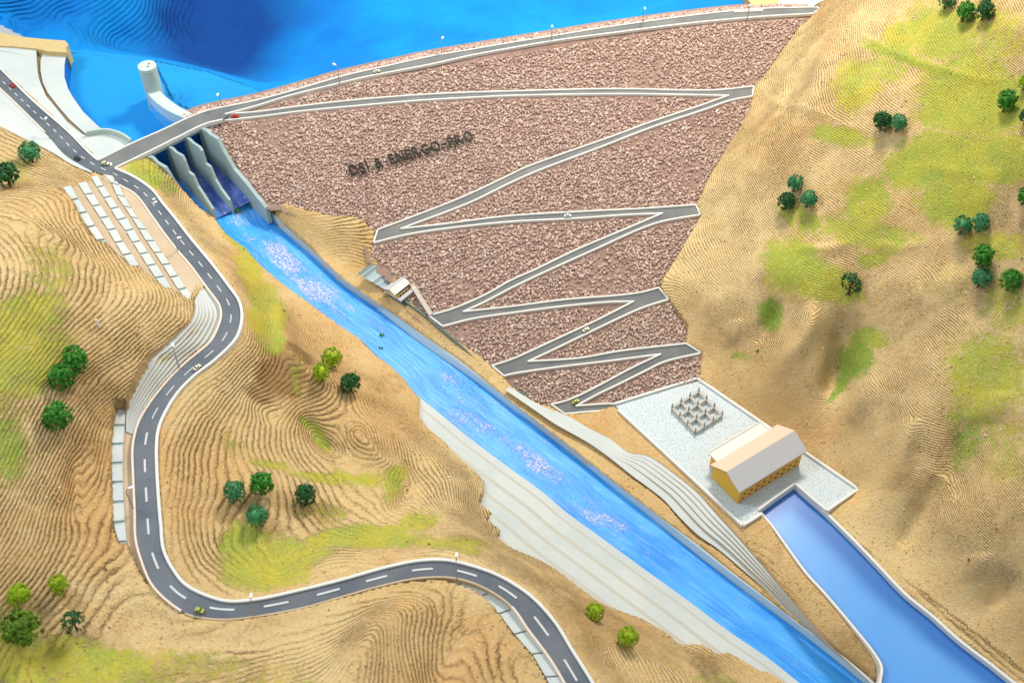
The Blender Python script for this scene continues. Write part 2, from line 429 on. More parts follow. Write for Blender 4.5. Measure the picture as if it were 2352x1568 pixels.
# ================================================================== layout data (pixels of the 2352-wide photo) 
E2p = [(-110,105),(-50,158),(0,205),(40,243),(115,318),(150,357),(212,392),(250,407),(275,427),(310,447),(350,499),(375,534),(410,579),(440,614),(475,662),(505,704),(508,729),(495,767),(482,788),(425,836),(385,876),(350,919),(322,964),(310,999),(305,1034),(306,1084),(310,1174),(312,1238),(325,1288),(347,1340),(378,1375),(425,1408),(462,1418),(525,1422),(588,1415),(688,1397),(775,1373),(863,1348),(963,1327),(1050,1328),(1125,1356),(1176,1394),(1213,1446),(1263,1513),(1296,1568),(1350,1670),(1390,1760)]
E1p = [(-60,40),(0,158),(75,232),(155,302),(226,370),(265,388),(307,407),(350,437),(375,469),(400,499),(437,547),(487,607),(525,657),(550,694),(556,729),(548,767),(535,788),(490,831),(450,861),(410,901),(382,944),(365,984),(360,1021),(361,1084),(367,1176),(370,1206),(376,1262),(400,1311),(427,1343),(475,1368),(525,1381),(588,1377),(688,1356),(788,1331),(888,1303),(963,1288),(1026,1287),(1088,1301),(1138,1319),(1176,1339),(1226,1375),(1276,1431),(1313,1491),(1361,1568),(1420,1670),(1460,1760)]
E1p[0] = (-70, 90)
def road_z(P, jn):
    L = cumlen(P); s = L - L[jn]; T = s[-1]
    return np.where(s < 0, 4.0, 4.0 - 1.35 * np.clip(s / T, 0, 1))
E2w = [U(p[0], p[1], z) for p, z in zip(E2p, road_z(E2p, 6))]
E1w = [U(p[0], p[1], z) for p, z in zip(E1p, road_z(E1p, 5))]
E2s = np.array(catmull(E2w, 6)); E1s = np.array(catmull(E1w, 6))

CU = [(226,370),(307,330),(375,300),(430,274),(475,257),(588,233),(688,206),(788,177),(888,154),(988,132),(1088,115),(1176,100),(1276,84),(1376,67.5),(1476,53),(1576,39.5),(1676,28),(1764,21.5),(1876,19)]   # upstream kerb of crest road
CDb = [(265,388),(350,347),(410,317),(472,287),(512,277)]
CD = [(517,264),(588,245),(663,222),(763,197),(838,179),(988,150),(1088,128),(1176,112),(1276,95),(1426,75),(1551,59),(1676,46),(1764,39),(1869,33)]
ZC = 4.0
CUw = np.array([U(*p, ZC) for p in CU]); CDw = np.array([U(*p, ZC) for p in CD]); CDbw = np.array([U(*p, ZC) for p in CDb])
# dam face: ruled surface falling downstream from the crest line
dT = CDw[-1, :2] - CDw[0, :2]; dT /= np.linalg.norm(dT); dN = np.array([-dT[1], dT[0]])
O2 = CDw[0, :2].copy()
tt = (CDw[:, :2] - O2) @ dT; ssn = (CDw[:, :2] - O2) @ dN
pc = np.polyfit(tt, ssn, 2)
toe = U(1297, 951, .40)
KS = (ZC - .40) / (np.polyval(pc, (toe[:2] - O2) @ dT) - (toe[:2] - O2) @ dN)
def zdam(x, y):
    t = (x - O2[0]) * dT[0] + (y - O2[1]) * dT[1]; s = (x - O2[0]) * dN[0] + (y - O2[1]) * dN[1]
    return ZC - KS * (np.polyval(pc, t) - s)
def onsurf(px, py, fn, z0=2.0):
    z = z0; 
    lo, hi = -3.0, 9.0
    # march from above
    zs = np.linspace(hi, lo, 700); d = ray(px, py); ts = (zs - CAM[2]) / d[2]
    X = CAM[0] + d[0] * ts; Y = CAM[1] + d[1] * ts
    g = fn(X, Y) - zs
    k = np.argmax(g >= 0)
    if g[k] < 0: return U(px, py, 0)
    if k == 0: return np.array([X[0], Y[0], zs[0]])
    f = g[k-1] / (g[k-1] - g[k]); z = zs[k-1] + (zs[k] - zs[k-1]) * f
    return U(px, py, z)
def D(px, py, off=0.0):
    p = onsurf(px, py, lambda x, y: zdam(x, y) + off); return p
print('dam slope', KS, 'angle', math.degrees(math.atan(KS)), 'dT', dT)

DAMP = [(517,266),(478,290),(482,302),(500,320),(515,345),(545,395),(590,447),(613,460),(648,462),(688,477),(743,490),(800,496),(838,501),(845,517),(863,532),(857,560),(853,566),(855,582),(870,600),(888,615),(910,634),(925,670),(940,690),(963,712),(985,726),(1016,750),(1060,787),(1105,820),(1130,841),(1157,864),(1176,884),(1201,906),(1238,926),(1266,932),(1297,951),(1351,946),(1411,930),(1601,870),(1606,866),(1612,812),(1590,797),(1576,788),(1578,752),(1551,712),(1535,688),(1513,662),(1518,652),(1526,632),(1558,582),(1586,532),(1600,510),(1608,494),(1598,470),(1613,440),(1626,407),(1641,385),(1673,330),(1713,265),(1726,232),(1731,200),(1735,193),(1764,160),(1789,120),(1826,72),(1839,57),(1869,33)]
DAMw = np.array([D(*p) for p in DAMP])
DAMw = np.concatenate([DAMw, CDw[::-1][1:-1]])

# spillway channel edges
WL = [(492,502),(525,544),(562,570),(588,598),(613,624),(650,654),(688,681),(728,710),(788,754),(833,784),(863,816),(900,844),(925,869),(943,891),(963,914),(1013,954),(1063,996),(1113,1034),(1176,1081),(1251,1136),(1298,1176),(1376,1233),(1476,1306),(1576,1378),(1676,1453),(1764,1513),(1831,1566),(1960,1665),(2060,1740)]
WR = [(572,461),(588,474),(638,517),(713,578),(775,634),(838,687),(963,786),(1088,872),(1176,939),(1276,1009),(1376,1094),(1476,1173),(1576,1254),(1676,1331),(1764,1396),(1889,1491),(1981,1566),(2100,1660),(2180,1720)]
WRT = [(619,481),(650,514),(713,570),(788,640),(838,676),(913,727),(993,784),(1038,814),(1088,852),(1176,924),(1251,981),(1326,1039),(1401,1099),(1501,1176),(1601,1249),(1676,1309),(1764,1376),(1839,1434),(1939,1508),(2009,1566),(2130,1665),(2205,1725)]
def chz(f): return 2.75 - 3.1 * (1 - (1 - f) ** 2.2) + 6.5 * f * np.exp(-f / .10)
def with_chz(P, add=0.0):
    L = cumlen(P); f = np.clip((np.array([p[0] for p in P]) - 490) / (2060 - 490), 0, 1)
    return [U(p[0], p[1], chz(ff) + add * (1 + 1.2 * math.exp(-ff / .06) * (add > .1))) for p, ff in zip(P, f)]
WALLH = .20
WLw = np.array(catmull(with_chz(WL), 4)); WRw = np.array(catmull(with_chz(WR), 4)); WRTw = np.array(catmull(with_chz(WRT, WALLH), 4))
def chz_px(px): return chz(np.clip((px - 490) / 1570, 0, 1))

ZP = .36
PLAZA = [(1411,929),(1601,870),(1971,1124),(1899,1174),(1826,1111),(1741,1172),(1748,1182),(1705,1208)]
PLw = np.array([U(*p, ZP) for p in PLAZA])
ZT = .20
TRL = [(1741,1172),(1768,1202),(1851,1316),(1894,1363),(1956,1436),(2009,1503),(2024,1531),(2021,1566),(2010,1640),(2000,1760)]
TRR = [(1826,1111),(1893,1174),(1961,1241),(2014,1296),(2081,1366),(2139,1413),(2204,1471),(2276,1526),(2326,1566),(2440,1650),(2560,1745)]
ZTW = .29
TRLw = np.array(catmull([U(*p, ZTW) for p in TRL], 5)); TRRw = np.array(catmull([U(*p, ZTW) for p in TRR], 5))

# concrete aprons at the approach channel
PLA = [(-90,100),(0,107),(34,107),(83,111),(84,133),(86,163),(90,183),(105,220),(130,250),(155,281),(188,308),(200,313),(212,310),(245,306),(275,312),(296,322),(303,332),(226,370),(218,378),(145,312),(64,243),(-10,170),(-82,100)]
STB = [(108,117),(153,120),(148,150),(148,178),(156,203),(165,220),(190,256),(222,287),(245,306),(212,308),(198,309),(160,275),(134,245),(110,214),(98,190),(93,163),(93,141),(100,116)]
RESP = [(-200,-140),(-200,60),(0,75),(50,85),(100,90),(152,94),(157,103),(153,120),(148,150),(148,178),(156,203),(165,220),(190,256),(222,287),(245,306),(290,320),(305,332),(375,302),(430,276)]

# ================================================================== terrain height field
ctl = []   # (x, y, z)
def cp(px, py, z): 
    p = U(px, py, z); ctl.append((p[0], p[1], p[2]))
for p in resample(E2s, 110): ctl.append(tuple(p))
for p in resample(E1s, 110): ctl.append(tuple(p))
for p in resample(WLw, 60): ctl.append((p[0], p[1], p[2] + .06))
for p in resample(WRTw, 60): ctl.append((p[0], p[1], p[2] - .02))
for p in resample(DAMw[:len(DAMP)], 130): ctl.append(tuple(p))
for p in resample(np.vstack([PLw, PLw[:1]]), 40): ctl.append((p[0], p[1], p[2] - .01))
for p in resample(TRRw[4:], 24): ctl.append((p[0], p[1], p[2] - .01))
for p in resample(TRLw[6:], 22): ctl.append((p[0], p[1], p[2] - .01))
for p in PLA[:6] + STB[1:8]: cp(p[0], p[1], 4.0)
HILL = [
 # right hill
 (1700,800,1.15),(1650,715,1.55),(1800,720,2.0),(1770,880,1.15),(1930,790,1.65),(1850,650,2.7),(2000,700,2.75),(2090,850,2.45),(2200,700,3.4),(2300,850,3.2),(1985,900,1.75),(1990,1000,1.15),(2130,1080,1.55),(2085,1180,.85),(2250,1000,2.3),(2340,1150,2.3),(2200,1240,1.25),(2340,1340,1.35),(2110,1270,.45),(2250,1400,.55),(1890,1000,.62),(2340,500,5.0),(2100,450,4.3),(1900,450,3.6),(1760,500,2.9),(1700,600,2.2),(2352,200,6.4),(2100,250,5.3),(1900,260,4.6),(1790,260,3.9),(2000,100,5.3),(1900,90,4.7),(2300,20,7.0),(1950,0,5.0),(2150,0,6.2),(1930,860,1.3),(1955,920,1.1),(1880,760,2.2),(1870,860,1.55),(1820,930,.9),(2050,1000,1.75),(2040,1110,1.1),(2150,1200,1.2),(2500,300,7.0),(2500,800,4.4),(2500,1200,2.6),(2600,1600,1.0),(2450,1560,.35),(2300,1480,.4),(2420,1480,.8),(2360,1420,1.1),(2500,0,8.0),(2200,-150,7.2),(1990,-60,5.4),(2050,780,2.45),(1990,600,3.2),(1780,620,2.6),(1740,330,3.4),(1690,420,2.8),
 # spur left of the road
 (200,460,4.85),(120,520,5.15),(0,610,5.65),(-150,700,6.0),(0,420,4.85),(50,330,4.25),(0,320,4.4),(100,390,4.5),(150,400,4.35),(-150,250,4.4),(430,735,4.3),(330,690,4.62),(240,620,4.85),(300,760,4.5),(200,800,4.62),(60,780,5.2),(-150,900,5.4),(340,840,4.15),(250,900,4.1),(200,960,4.05),(100,1000,4.45),(0,1050,4.8),(170,1060,3.95),(235,1050,3.72),(240,1200,3.55),(150,1180,3.75),(50,1220,4.2),(-150,1250,4.9),(0,1380,3.95),(150,1330,3.6),(260,1330,3.4),(200,1420,3.4),(320,1420,3.25),(60,1500,3.5),(-150,1550,3.9),(300,1500,3.3),(450,1500,3.25),(600,1480,3.2),(-150,1800,3.8),(200,1650,3.5),
 # mound in front
 (720,1460,3.25),(800,1430,3.2),(870,1420,3.25),(860,1500,3.55),(800,1568,3.7),(960,1390,3.05),(1040,1370,2.95),(960,1480,3.2),(1000,1568,3.2),(1120,1450,2.85),(1200,1568,2.75),(600,1568,3.55),(700,1700,4.0),(1000,1750,3.4),(1250,1700,2.75),(450,1700,3.7),
 # hill between road and channel
 (330,385,3.98),(300,392,3.98),(380,420,3.7),(400,450,3.55),(340,400,3.95),(440,500,3.25),(500,560,3.1),(470,490,3.05),(560,600,2.75),(590,660,2.95),(640,720,2.65),(615,780,3.0),(560,850,3.25),(640,810,3.05),(700,740,2.35),(760,755,1.92),(790,800,1.8),(720,880,2.8),(660,930,2.75),(755,1010,2.25),(700,960,2.45),(840,980,2.5),(830,880,2.15),(900,900,1.55),(930,1010,1.85),(945,930,1.36),(880,1090,2.25),(800,1080,2.3),(960,1080,1.75),(1010,1050,1.6),(1060,1110,1.55),(600,1100,2.95),(450,1050,3.2),(450,1180,3.15),(700,1150,2.65),(520,1260,2.98),(800,1200,2.5),(950,1200,2.25),(1050,1200,1.95),(900,1270,2.7),(1150,1260,2.05),(1200,1310,2.15),(1330,1400,1.95),(1400,1450,1.8),(1480,1480,1.5),(1600,1540,1.15),(1380,1520,2.1),(1500,1640,1.8),(1700,1700,.9),(640,1340,2.85),(480,930,3.25),(530,800,3.45),(1850,1720,.5),
 # mound between the channel and the dam
 (650,480,2.98),(700,500,2.82),(760,512,2.70),(815,520,2.62),(700,550,2.1),(780,600,1.95),(830,600,2.08),(860,660,1.8),(900,695,1.6),(960,745,1.38),(1040,800,1.12),(1100,850,.95),
 # bank between channel and tailrace
 (1330,970,.44),(1440,1010,.33),(1560,1100,.3),(1700,1240,.24),(1350,945,.42),(1400,960,.34),(1560,1130,.26),(1500,1125,.24),(1620,1200,.14),(1800,1380,.08),(1900,1440,.12),(1850,1350,.24),(1950,1500,.12),(1800,1270,.3),
 (1300,985,.5),(1250,960,.58),
]
HB = [(963,912),(963,959),(978,979),(1018,1011),(1048,1046),(1113,1104),(1110,1139),(1100,1156),(1130,1176),(1120,1193),(1148,1213),(1145,1236),(1176,1258),(1221,1276),(1276,1306),(1331,1348),(1388,1388),(1476,1421),(1501,1433),(1538,1456),(1563,1481),(1588,1476),(1616,1478),(1646,1501),(1673,1496),(1713,1518),(1738,1536),(1764,1541),(1831,1585),(2000,1720)]
def bank_z(px, py):
    z = 1.0
    for _ in range(14):
        w = U(px, py, z); dd_ = np.hypot(WLw[:, 0] - w[0], WLw[:, 1] - w[1]); k = np.argmin(dd_)
        z = .5 * z + .5 * (WLw[k, 2] + .04 + .25 * dd_[k])
    return z
hbz = [bank_z(*p) for p in HB]
for p, z in zip(HB, hbz): cp(p[0], p[1], z + .03)
for q in [(150,440,4.86),(187,500,4.84),(225,556,4.80),(262,585,4.68),(305,606,4.58),(345,645,4.45),(388,670,4.30),(430,697,4.08),(446,690,3.98),(440,722,4.02),(408,763,4.06),(385,784,4.06),(345,820,4.02),(322,866,3.98),(298,915,3.82),(262,975,3.68),(256,1060,3.62),(258,1160,3.56),(274,1250,3.50),(0,292,4.34),(60,322,4.28),(120,352,4.18),(165,380,4.1)]: cp(*q)
nstruct = len(ctl)
for h in HILL: cp(*h)
C = []; lam = []
for ci, c in enumerate(ctl):
    if all((c[0]-d[0])**2 + (c[1]-d[1])**2 > .14**2 for d in C): C.append(c); lam.append(.03 if ci < nstruct else .12)
C = np.array(C); nC = len(C)
def kern(r2): return -np.sqrt(r2 + .35**2)
r2 = (C[:, None, 0]-C[None, :, 0])**2 + (C[:, None, 1]-C[None, :, 1])**2
A = np.zeros((nC + 3, nC + 3)); A[:nC, :nC] = kern(r2) + np.diag(lam)
A[:nC, nC] = 1; A[:nC, nC+1:] = C[:, :2]; A[nC, :nC] = 1; A[nC+1:, :nC] = C[:, :2].T
W = np.linalg.solve(A, np.concatenate([C[:, 2], [0, 0, 0]])).astype(np.float32)
def rbf(x, y, ctr=C, w=W):
    sh = np.shape(x); x = np.ravel(x).astype(np.float32); y = np.ravel(y).astype(np.float32); out = np.empty(len(x), np.float32); n = len(ctr)
    cx = ctr[:, 0].astype(np.float32); cy = ctr[:, 1].astype(np.float32)
    for i in range(0, len(x), 20000):
        a = (x[i:i+20000, None]-cx)**2 + (y[i:i+20000, None]-cy)**2
        out[i:i+20000] = -np.sqrt(a + .35**2) @ w[:n] + w[n] + x[i:i+20000]*w[n+1] + y[i:i+20000]*w[n+2]
    return out.reshape(sh)

CELL = .042
gx = np.arange(-14.5, 15.5, CELL); gy = np.arange(-10.2, 13.2, CELL)
GX, GY = np.meshgrid(gx, gy)
GZ = rbf(GX, GY)
# hand-worked unevenness of the plaster
offroad = np.clip(np.minimum(dist_poly(GX, GY, resample(E1s, 80)), dist_poly(GX, GY, resample(E2s, 80))) / .5, 0, 1)
inchan = inpoly(GX, GY, np.vstack([WLw, WRTw[::-1]]))
PXg, PYg = proj(np.stack([GX, GY, GZ], -1))
righthill = np.clip((GX * .75 + GY * .66 - 1.6) / 1.0, 0, 1)
GZ = GZ + (fbm(GX * .9, GY * .9, 5, 3) * (.07 + .16 * righthill) + fbm(GX * 3.1, GY * 3.1, 9, 3) * (.012 + .02 * righthill)) * offroad * np.clip((GZ - .25) / .6, .15, 1)
def crease(pts, amp, w):
    global GZ
    f = zt_fn(); P = np.array([onsurf(p[0], p[1], f) for p in pts]); P = resample(np.array(catmull(P, 5)), 40)
    best = np.full(GX.shape, 1e9); wt = np.zeros(GX.shape)
    for i, p in enumerate(P):
        d2 = (GX - p[0])**2 + (GY - p[1])**2; t = i / (len(P) - 1); k = d2 < best
        best[k] = d2[k]; wt[k] = math.sin(math.pi * min(max(t, .02), .98)) ** .6
    GZ = GZ + amp * .9 * wt * np.exp(-best / w ** 2) * np.clip(offroad * 1.5, 0, 1)
def zt_fn():
    def f(x, y):
        i = np.clip((np.asarray(x) - gx[0]) / CELL, 0, len(gx) - 2.001); j = np.clip((np.asarray(y) - gy[0]) / CELL, 0, len(gy) - 2.001)
        i0 = i.astype(int); j0 = j.astype(int); fx = i - i0; fy = j - j0
        return (GZ[j0, i0]*(1-fx)+GZ[j0, i0+1]*fx)*(1-fy) + (GZ[j0+1, i0]*(1-fx)+GZ[j0+1, i0+1]*fx)*fy
    return f
for cr in [([(1945,745),(1930,800),(1912,860),(1885,905)], -.42, .22), ([(2165,1085),(2130,1150),(2092,1215),(2065,1250)], -.40, .24), ([(1795,680),(1768,735),(1748,790)], -.26, .2),
           ([(2235,950),(2200,1040),(2215,1100),(2190,1150)], -.32, .28), ([(1880,690),(1850,770),(1800,835),(1765,870)], .28, .24), ([(2000,760),(1992,850),(1965,930),(1935,985)], .30, .24),
           ([(2085,960),(2060,1060),(2030,1130)], .28, .25), ([(1690,735),(1680,800)], .2, .2), ([(2330,1310),(2275,1390)], -.3, .2), ([(2250,1270),(2230,1340)], .22, .2),
           ([(1960,80),(2040,118),(2120,150),(2220,178),(2352,188)], .07, .07), ([(1740,195),(1800,240),(1900,272),(2000,305)], .06, .07), ([(2352,560),(2200,650),(2050,700)], .18, .3), ([(1800,265),(1830,185),(1860,130)], -.16, .2), ([(1850,255),(1870,180),(1900,110)], .14, .2),
           ([(2120,380),(2200,400),(2330,395)], .05, .08), ([(1830,570),(1900,575),(1960,560)], .10, .12), ([(2010,560),(2060,575),(2120,560)], .10, .12), ([(2300,900),(2260,980)], .25, .25),
           ([(648,700),(655,780),(700,850),(740,885)], .26, .22), ([(690,940),(738,1008),(790,1042)], -.24, .18), ([(800,985),(870,1050),(930,1085)], .18, .2), ([(560,880),(600,930),(640,960)], -.16, .25), ([(500,900),(470,960)], .1, .2),
           ([(1000,1385),(885,1440),(815,1560),(790,1650)], .30, .38), ([(1060,1430),(1010,1520),(980,1620)], -.16, .3), ([(168,1040),(168,1120),(172,1190)], -.14, .10), ([(215,1010),(222,1120)], .06, .1),
           ([(30,500),(150,560),(260,640)], .10, .2), ([(60,900),(180,870),(300,820)], -.10, .15), ([(905,1095),(930,1130),(900,1170)], -.15, .15)]:
    crease(*cr)
# ---- carve holes under the built surfaces
def carve(poly, depth, blend=None):
    global GZ
    ins = inpoly(GX, GY, poly); GZ = np.where(ins, GZ - depth, GZ)
roadpoly = np.vstack([E1s, E2s[::-1]])
ins_road = inpoly(GX, GY, roadpoly)
GZ = np.where(ins_road, GZ - .12, GZ)
GZ = np.where(inchan, np.minimum(GZ, chz(np.clip((proj(np.stack([GX, GY, np.full_like(GX, 1.0)], -1))[0] - 490) / 1570, 0, 1)) - .45), GZ)
chutep = np.array([U(325,330,4), U(345,359,3.95), U(462,494,2.84), U(492,502,2.76), U(625,490,2.94), U(619,481,2.96), U(465,294,3.95), U(440,255,4)])
ins_ch = inpoly(GX, GY, chutep); GZ = np.where(ins_ch, np.minimum(GZ, 2.3), GZ)
ins_dam = inpoly(GX, GY, DAMw); GZ = np.where(ins_dam, np.minimum(GZ, zdam(GX, GY) - .35), GZ)
crp = np.vstack([CUw, np.array([U(1881, 26, ZC)]), CDw[::-1], CDbw[::-1]]); GZ = np.where(inpoly(GX, GY, crp) & (GX > -9.2), np.minimum(GZ, 3.75), GZ)
ins_plaza = inpoly(GX, GY, PLw); GZ = np.where(ins_plaza, ZP - .12, GZ)
trpoly = np.vstack([TRLw, TRRw[::-1]]); ins_tr = inpoly(GX, GY, trpoly); GZ = np.where(ins_tr, ZT - .3, GZ)
def carve_to(poly, pts, depth):
    global GZ
    ins = inpoly(GX, GY, poly); x = GX[ins]; y = GY[ins]; pts = np.asarray(pts)
    zz = np.empty(len(x))
    for i in range(0, len(x), 4000):
        d = (x[i:i+4000, None] - pts[:, 0])**2 + (y[i:i+4000, None] - pts[:, 1])**2 + 1e-4
        w_ = d ** -2; zz[i:i+4000] = (w_ * pts[:, 2]).sum(1) / w_.sum(1)
    GZ[ins] = np.minimum(GZ[ins], zz - depth)
def zt_fn():
    def f(x, y):
        i = np.clip((np.asarray(x) - gx[0]) / CELL, 0, len(gx) - 2.001); j = np.clip((np.asarray(y) - gy[0]) / CELL, 0, len(gy) - 2.001)
        i0 = i.astype(int); j0 = j.astype(int); fx = i - i0; fy = j - j0
        return (GZ[j0, i0]*(1-fx)+GZ[j0, i0+1]*fx)*(1-fy) + (GZ[j0+1, i0]*(1-fx)+GZ[j0+1, i0+1]*fx)*fy
    return f
zt = zt_fn()
def T(px, py): return onsurf(px, py, zt)

# ================================================================== concrete terraces etc. (collected, then carved)
def lerp_line(A, B, f): return A * (1 - f) + B * f
def terraces(name, inner, outer, fr, zadd, mats, n=80, riser=None, label=None):
    """stepped bank between two 3d polylines. fr: fractions of tread edges; zadd: height of each tread above inner"""
    A = resample(inner, n); B = resample(outer, n); mb = MB()
    for k in range(len(fr) - 1):
        a = lerp_line(A, B, fr[k]); b = lerp_line(A, B, fr[k + 1])
        za = A[:, 2] + zadd[k]
        a = np.c_[a[:, :2], za]; b = lerp_line(A, B, fr[k] + (fr[k + 1] - fr[k]) * .62); e = lerp_line(A, B, fr[k + 1])
        b = np.c_[b[:, :2], za + (riser or 0)]
        # tread
        vs = np.vstack([a, b]); fs = [(i, i + 1, n + i + 1, n + i) for i in range(n - 1)]
        nz = np.cross(vs[1] - vs[0], vs[n] - vs[0])[2]
        if nz < 0: fs = [f[::-1] for f in fs]
        mb.add(vs, fs, 0)
        # riser up to next tread
        if k + 2 < len(fr):
            top = np.c_[e[:, :2], A[:, 2] + zadd[k + 1]]
            mb.add(np.vstack([b, top]), [(i, i + 1, n + i + 1, n + i) for i in range(n - 1)], 1)
    o = obj(name, mb.mesh(name, mats), kind='structure')
    return o, A, B

# left bank of the channel
iL = np.searchsorted([p[0] for p in WL], 963)
Lin = resample(WLw[iL * 4:], 130); Nl = side_normals(Lin)
Nl = np.stack([np.convolve(np.pad(Nl[:, k], 12, 'edge'), np.ones(25) / 25, 'valid') for k in range(2)], 1); Nl /= np.linalg.norm(Nl, axis=1, keepdims=True)
if (np.array(U(1100, 1200, 1.2))[:2] - Lin[30, :2]) @ Nl[30] < 0: Nl = -Nl
def off_line(d, h): 
    q = Lin.copy(); q[:, :2] += Nl * d; q[:, 2] += h; return q
mb = MB(); nL = len(Lin); q4_ = [(i, i + 1, nL + i + 1, nL + i) for i in range(nL - 1)]
def lay(a, b, mi):
    vs = np.vstack([a, b]); fs = q4_
    if np.cross(vs[61] - vs[60], vs[nL + 60] - vs[60])[2] < 0: fs = [f[::-1] for f in fs]
    mb.add(vs, fs, mi)
Dk = [0, .24, .62, .98, 1.34, 1.7, 2.1]; Hk = [.04, .09, .18, .27, .36, .45]
lay(off_line(-.02, -.2), off_line(0, .04), 0)
for k in range(6):
    e_ = Dk[k] + (Dk[k+1] - Dk[k]) * .66
    lay(off_line(Dk[k], Hk[k]), off_line(e_, Hk[k] + .004), 0)
    if k < 5: lay(off_line(e_, Hk[k] + .004), off_line(Dk[k+1], Hk[k+1]), 1)
obj('terraced_bank', mb.mesh('terraced_bank', ['conc', 'conc_worn'], smooth=False), kind='structure')
carv = np.vstack([np.array([U(p[0], p[1], z) for p, z in zip(HB, hbz)]), Lin[::-1]])
carve_to(carv, np.vstack([off_line(d_, .04 + .22 * d_) for d_ in (0, .3, .6, .9, 1.2, 1.5, 1.8)]), .12)

# right bank of the channel, below the plaza
RB_top = [(1170,889),(1251,936),(1298,953),(1351,983),(1401,1008),(1446,1040),(1486,1045),(1551,1088),(1601,1128),(1646,1178),(1688,1223),(1764,1311),(1839,1401),(1914,1486),(1989,1556),(2090,1650)]
RB_bot = [(1160,895),(1226,940),(1276,974),(1351,1016),(1401,1051),(1451,1091),(1488,1118),(1526,1148),(1551,1176),(1601,1226),(1651,1261),(1701,1303),(1764,1358),(1814,1408),(1884,1466),(1945,1512),(2060,1610)]
rbt_z = lambda p: np.interp(p[0], [1170, 1300, 1400, 1600, 1990], [.84, .52, .44, .36, .18])
rbb_z = lambda p: chz_px(p[0] - 30) + WALLH + .02 + np.interp(p[0], [1160, 1300, 2000], [0.0, 0.02, .03])
RBt = np.array(catmull([U(p[0], p[1], rbt_z(p)) for p in RB_top], 4)); RBb = np.array(catmull([U(p[0], p[1], rbb_z(p)) for p in RB_bot], 4))
def terr_between(name, A, B, fr, mats, n=90):
    A = resample(A, n); B = resample(B, n); mb = MB()
    for k in range(len(fr) - 1):
        a = lerp_line(A, B, fr[k]); b = lerp_line(A, B, fr[k+1]).copy(); up = b.copy()
        b[:, 2] = a[:, 2] * .95 + b[:, 2] * .05
        fs = [(i, i + 1, n + i + 1, n + i) for i in range(n - 1)]
        vs = np.vstack([a, b])
        if np.cross(vs[1] - vs[0], vs[n] - vs[0])[2] < 0: fs = [f[::-1] for f in fs]
        mb.add(vs, fs, 0); mb.add(np.vstack([b, up]), fs, 1)
    return obj(name, mb.mesh(name, mats), kind='structure')
terr_between('terraced_bank', RBb, RBt, [0, .3, .5, .68, .84, 1.0], ['conc', 'plaster'])
carve_to(np.vstack([RBb, RBt[::-1]]), np.vstack([resample(RBb, 60), resample(RBt, 60)]), .10)

# cut slope left of the road: four benches, tan slopes between them
S4L = [(238,402),(250,407),(265,442),(282,470),(300,495),(317,522),(335,552),(355,580),(375,610),(395,642),(415,672),(434,697)]
S4R = [(258,405),(272,420),(280,440),(295,467),(312,495),(332,520),(350,547),(370,577),(390,605),(410,635),(431,665),(451,691)]
S3L = [(210,408),(215,417),(232,443),(250,471),(267,500),(287,527),(305,556),(324,586),(344,617),(364,647),(380,668)]
S3R = [(224,404),(230,416),(247,440),(265,467),(285,493),(304,522),(321,551),(340,580),(361,611),(381,642),(396,666)]
S2L = [(180,422),(185,430),(192,442),(211,470),(229,498),(247,526),(266,558),(287,592),(305,618)]
S2R = [(199,419),(205,427),(209,437),(226,465),(245,493),(264,522),(282,555),(305,587),(322,614)]
S1L = [(146,432),(150,440),(170,471),(187,500),(206,528),(225,556)]
S1R = [(163,428),(167,435),(186,467),(204,495),(223,525),(242,553)]
zS = {4: 4.02, 3: 4.28, 2: 4.54, 1: 4.80}
def LW(P, z, dz=0.0): return np.array(catmull([U(p[0], p[1], z + dz * i / (len(P) - 1)) for i, p in enumerate(P)], 4))
SL = {4: LW(S4L, zS[4], -.14), 3: LW(S3L, zS[3], -.12), 2: LW(S2L, zS[2], -.1), 1: LW(S1L, zS[1], -.08)}
SR = {4: LW(S4R, zS[4], -.14), 3: LW(S3R, zS[3], -.12), 2: LW(S2R, zS[2], -.1), 1: LW(S1R, zS[1], -.08)}
mb = MB()
def loft(A, B, n=60, mi=0):
    A = resample(A, n); B = resample(B, n); vs = np.vstack([A, B]); fs = [(i, i + 1, n + i + 1, n + i) for i in range(n - 1)]
    if np.cross(vs[n//2+1] - vs[n//2], vs[n+n//2] - vs[n//2])[2] < 0: fs = [f[::-1] for f in fs]
    mb.add(vs, fs, mi)
dn = np.array([0, 0, -.035])
kb = np.array([p for p in E2s if True])
i0 = np.argmin(np.linalg.norm(E2s[:, :2] - U(250, 407, 4)[:2], axis=1)); i1 = np.argmin(np.linalg.norm(E2s[:, :2] - E2w[14][:2], axis=1))
loft(E2s[i0:i1] + [0, 0, .02], SR[4] + dn)
for k in (4, 3, 2): loft(SL[k] + dn, SR[k-1] + dn)
for k in (4, 3, 2, 1): loft(SR[k] + dn, SL[k] + dn, mi=1)
w1 = SL[1].copy(); w1[:, 0] -= .10; w1[:, 1] += .06; w1[:, 2] += .12
loft(SL[1] + dn, w1)
cut = obj('cut_slope', mb.mesh('cut_slope', ['plaster', 'pier'], smooth=False), kind='structure')
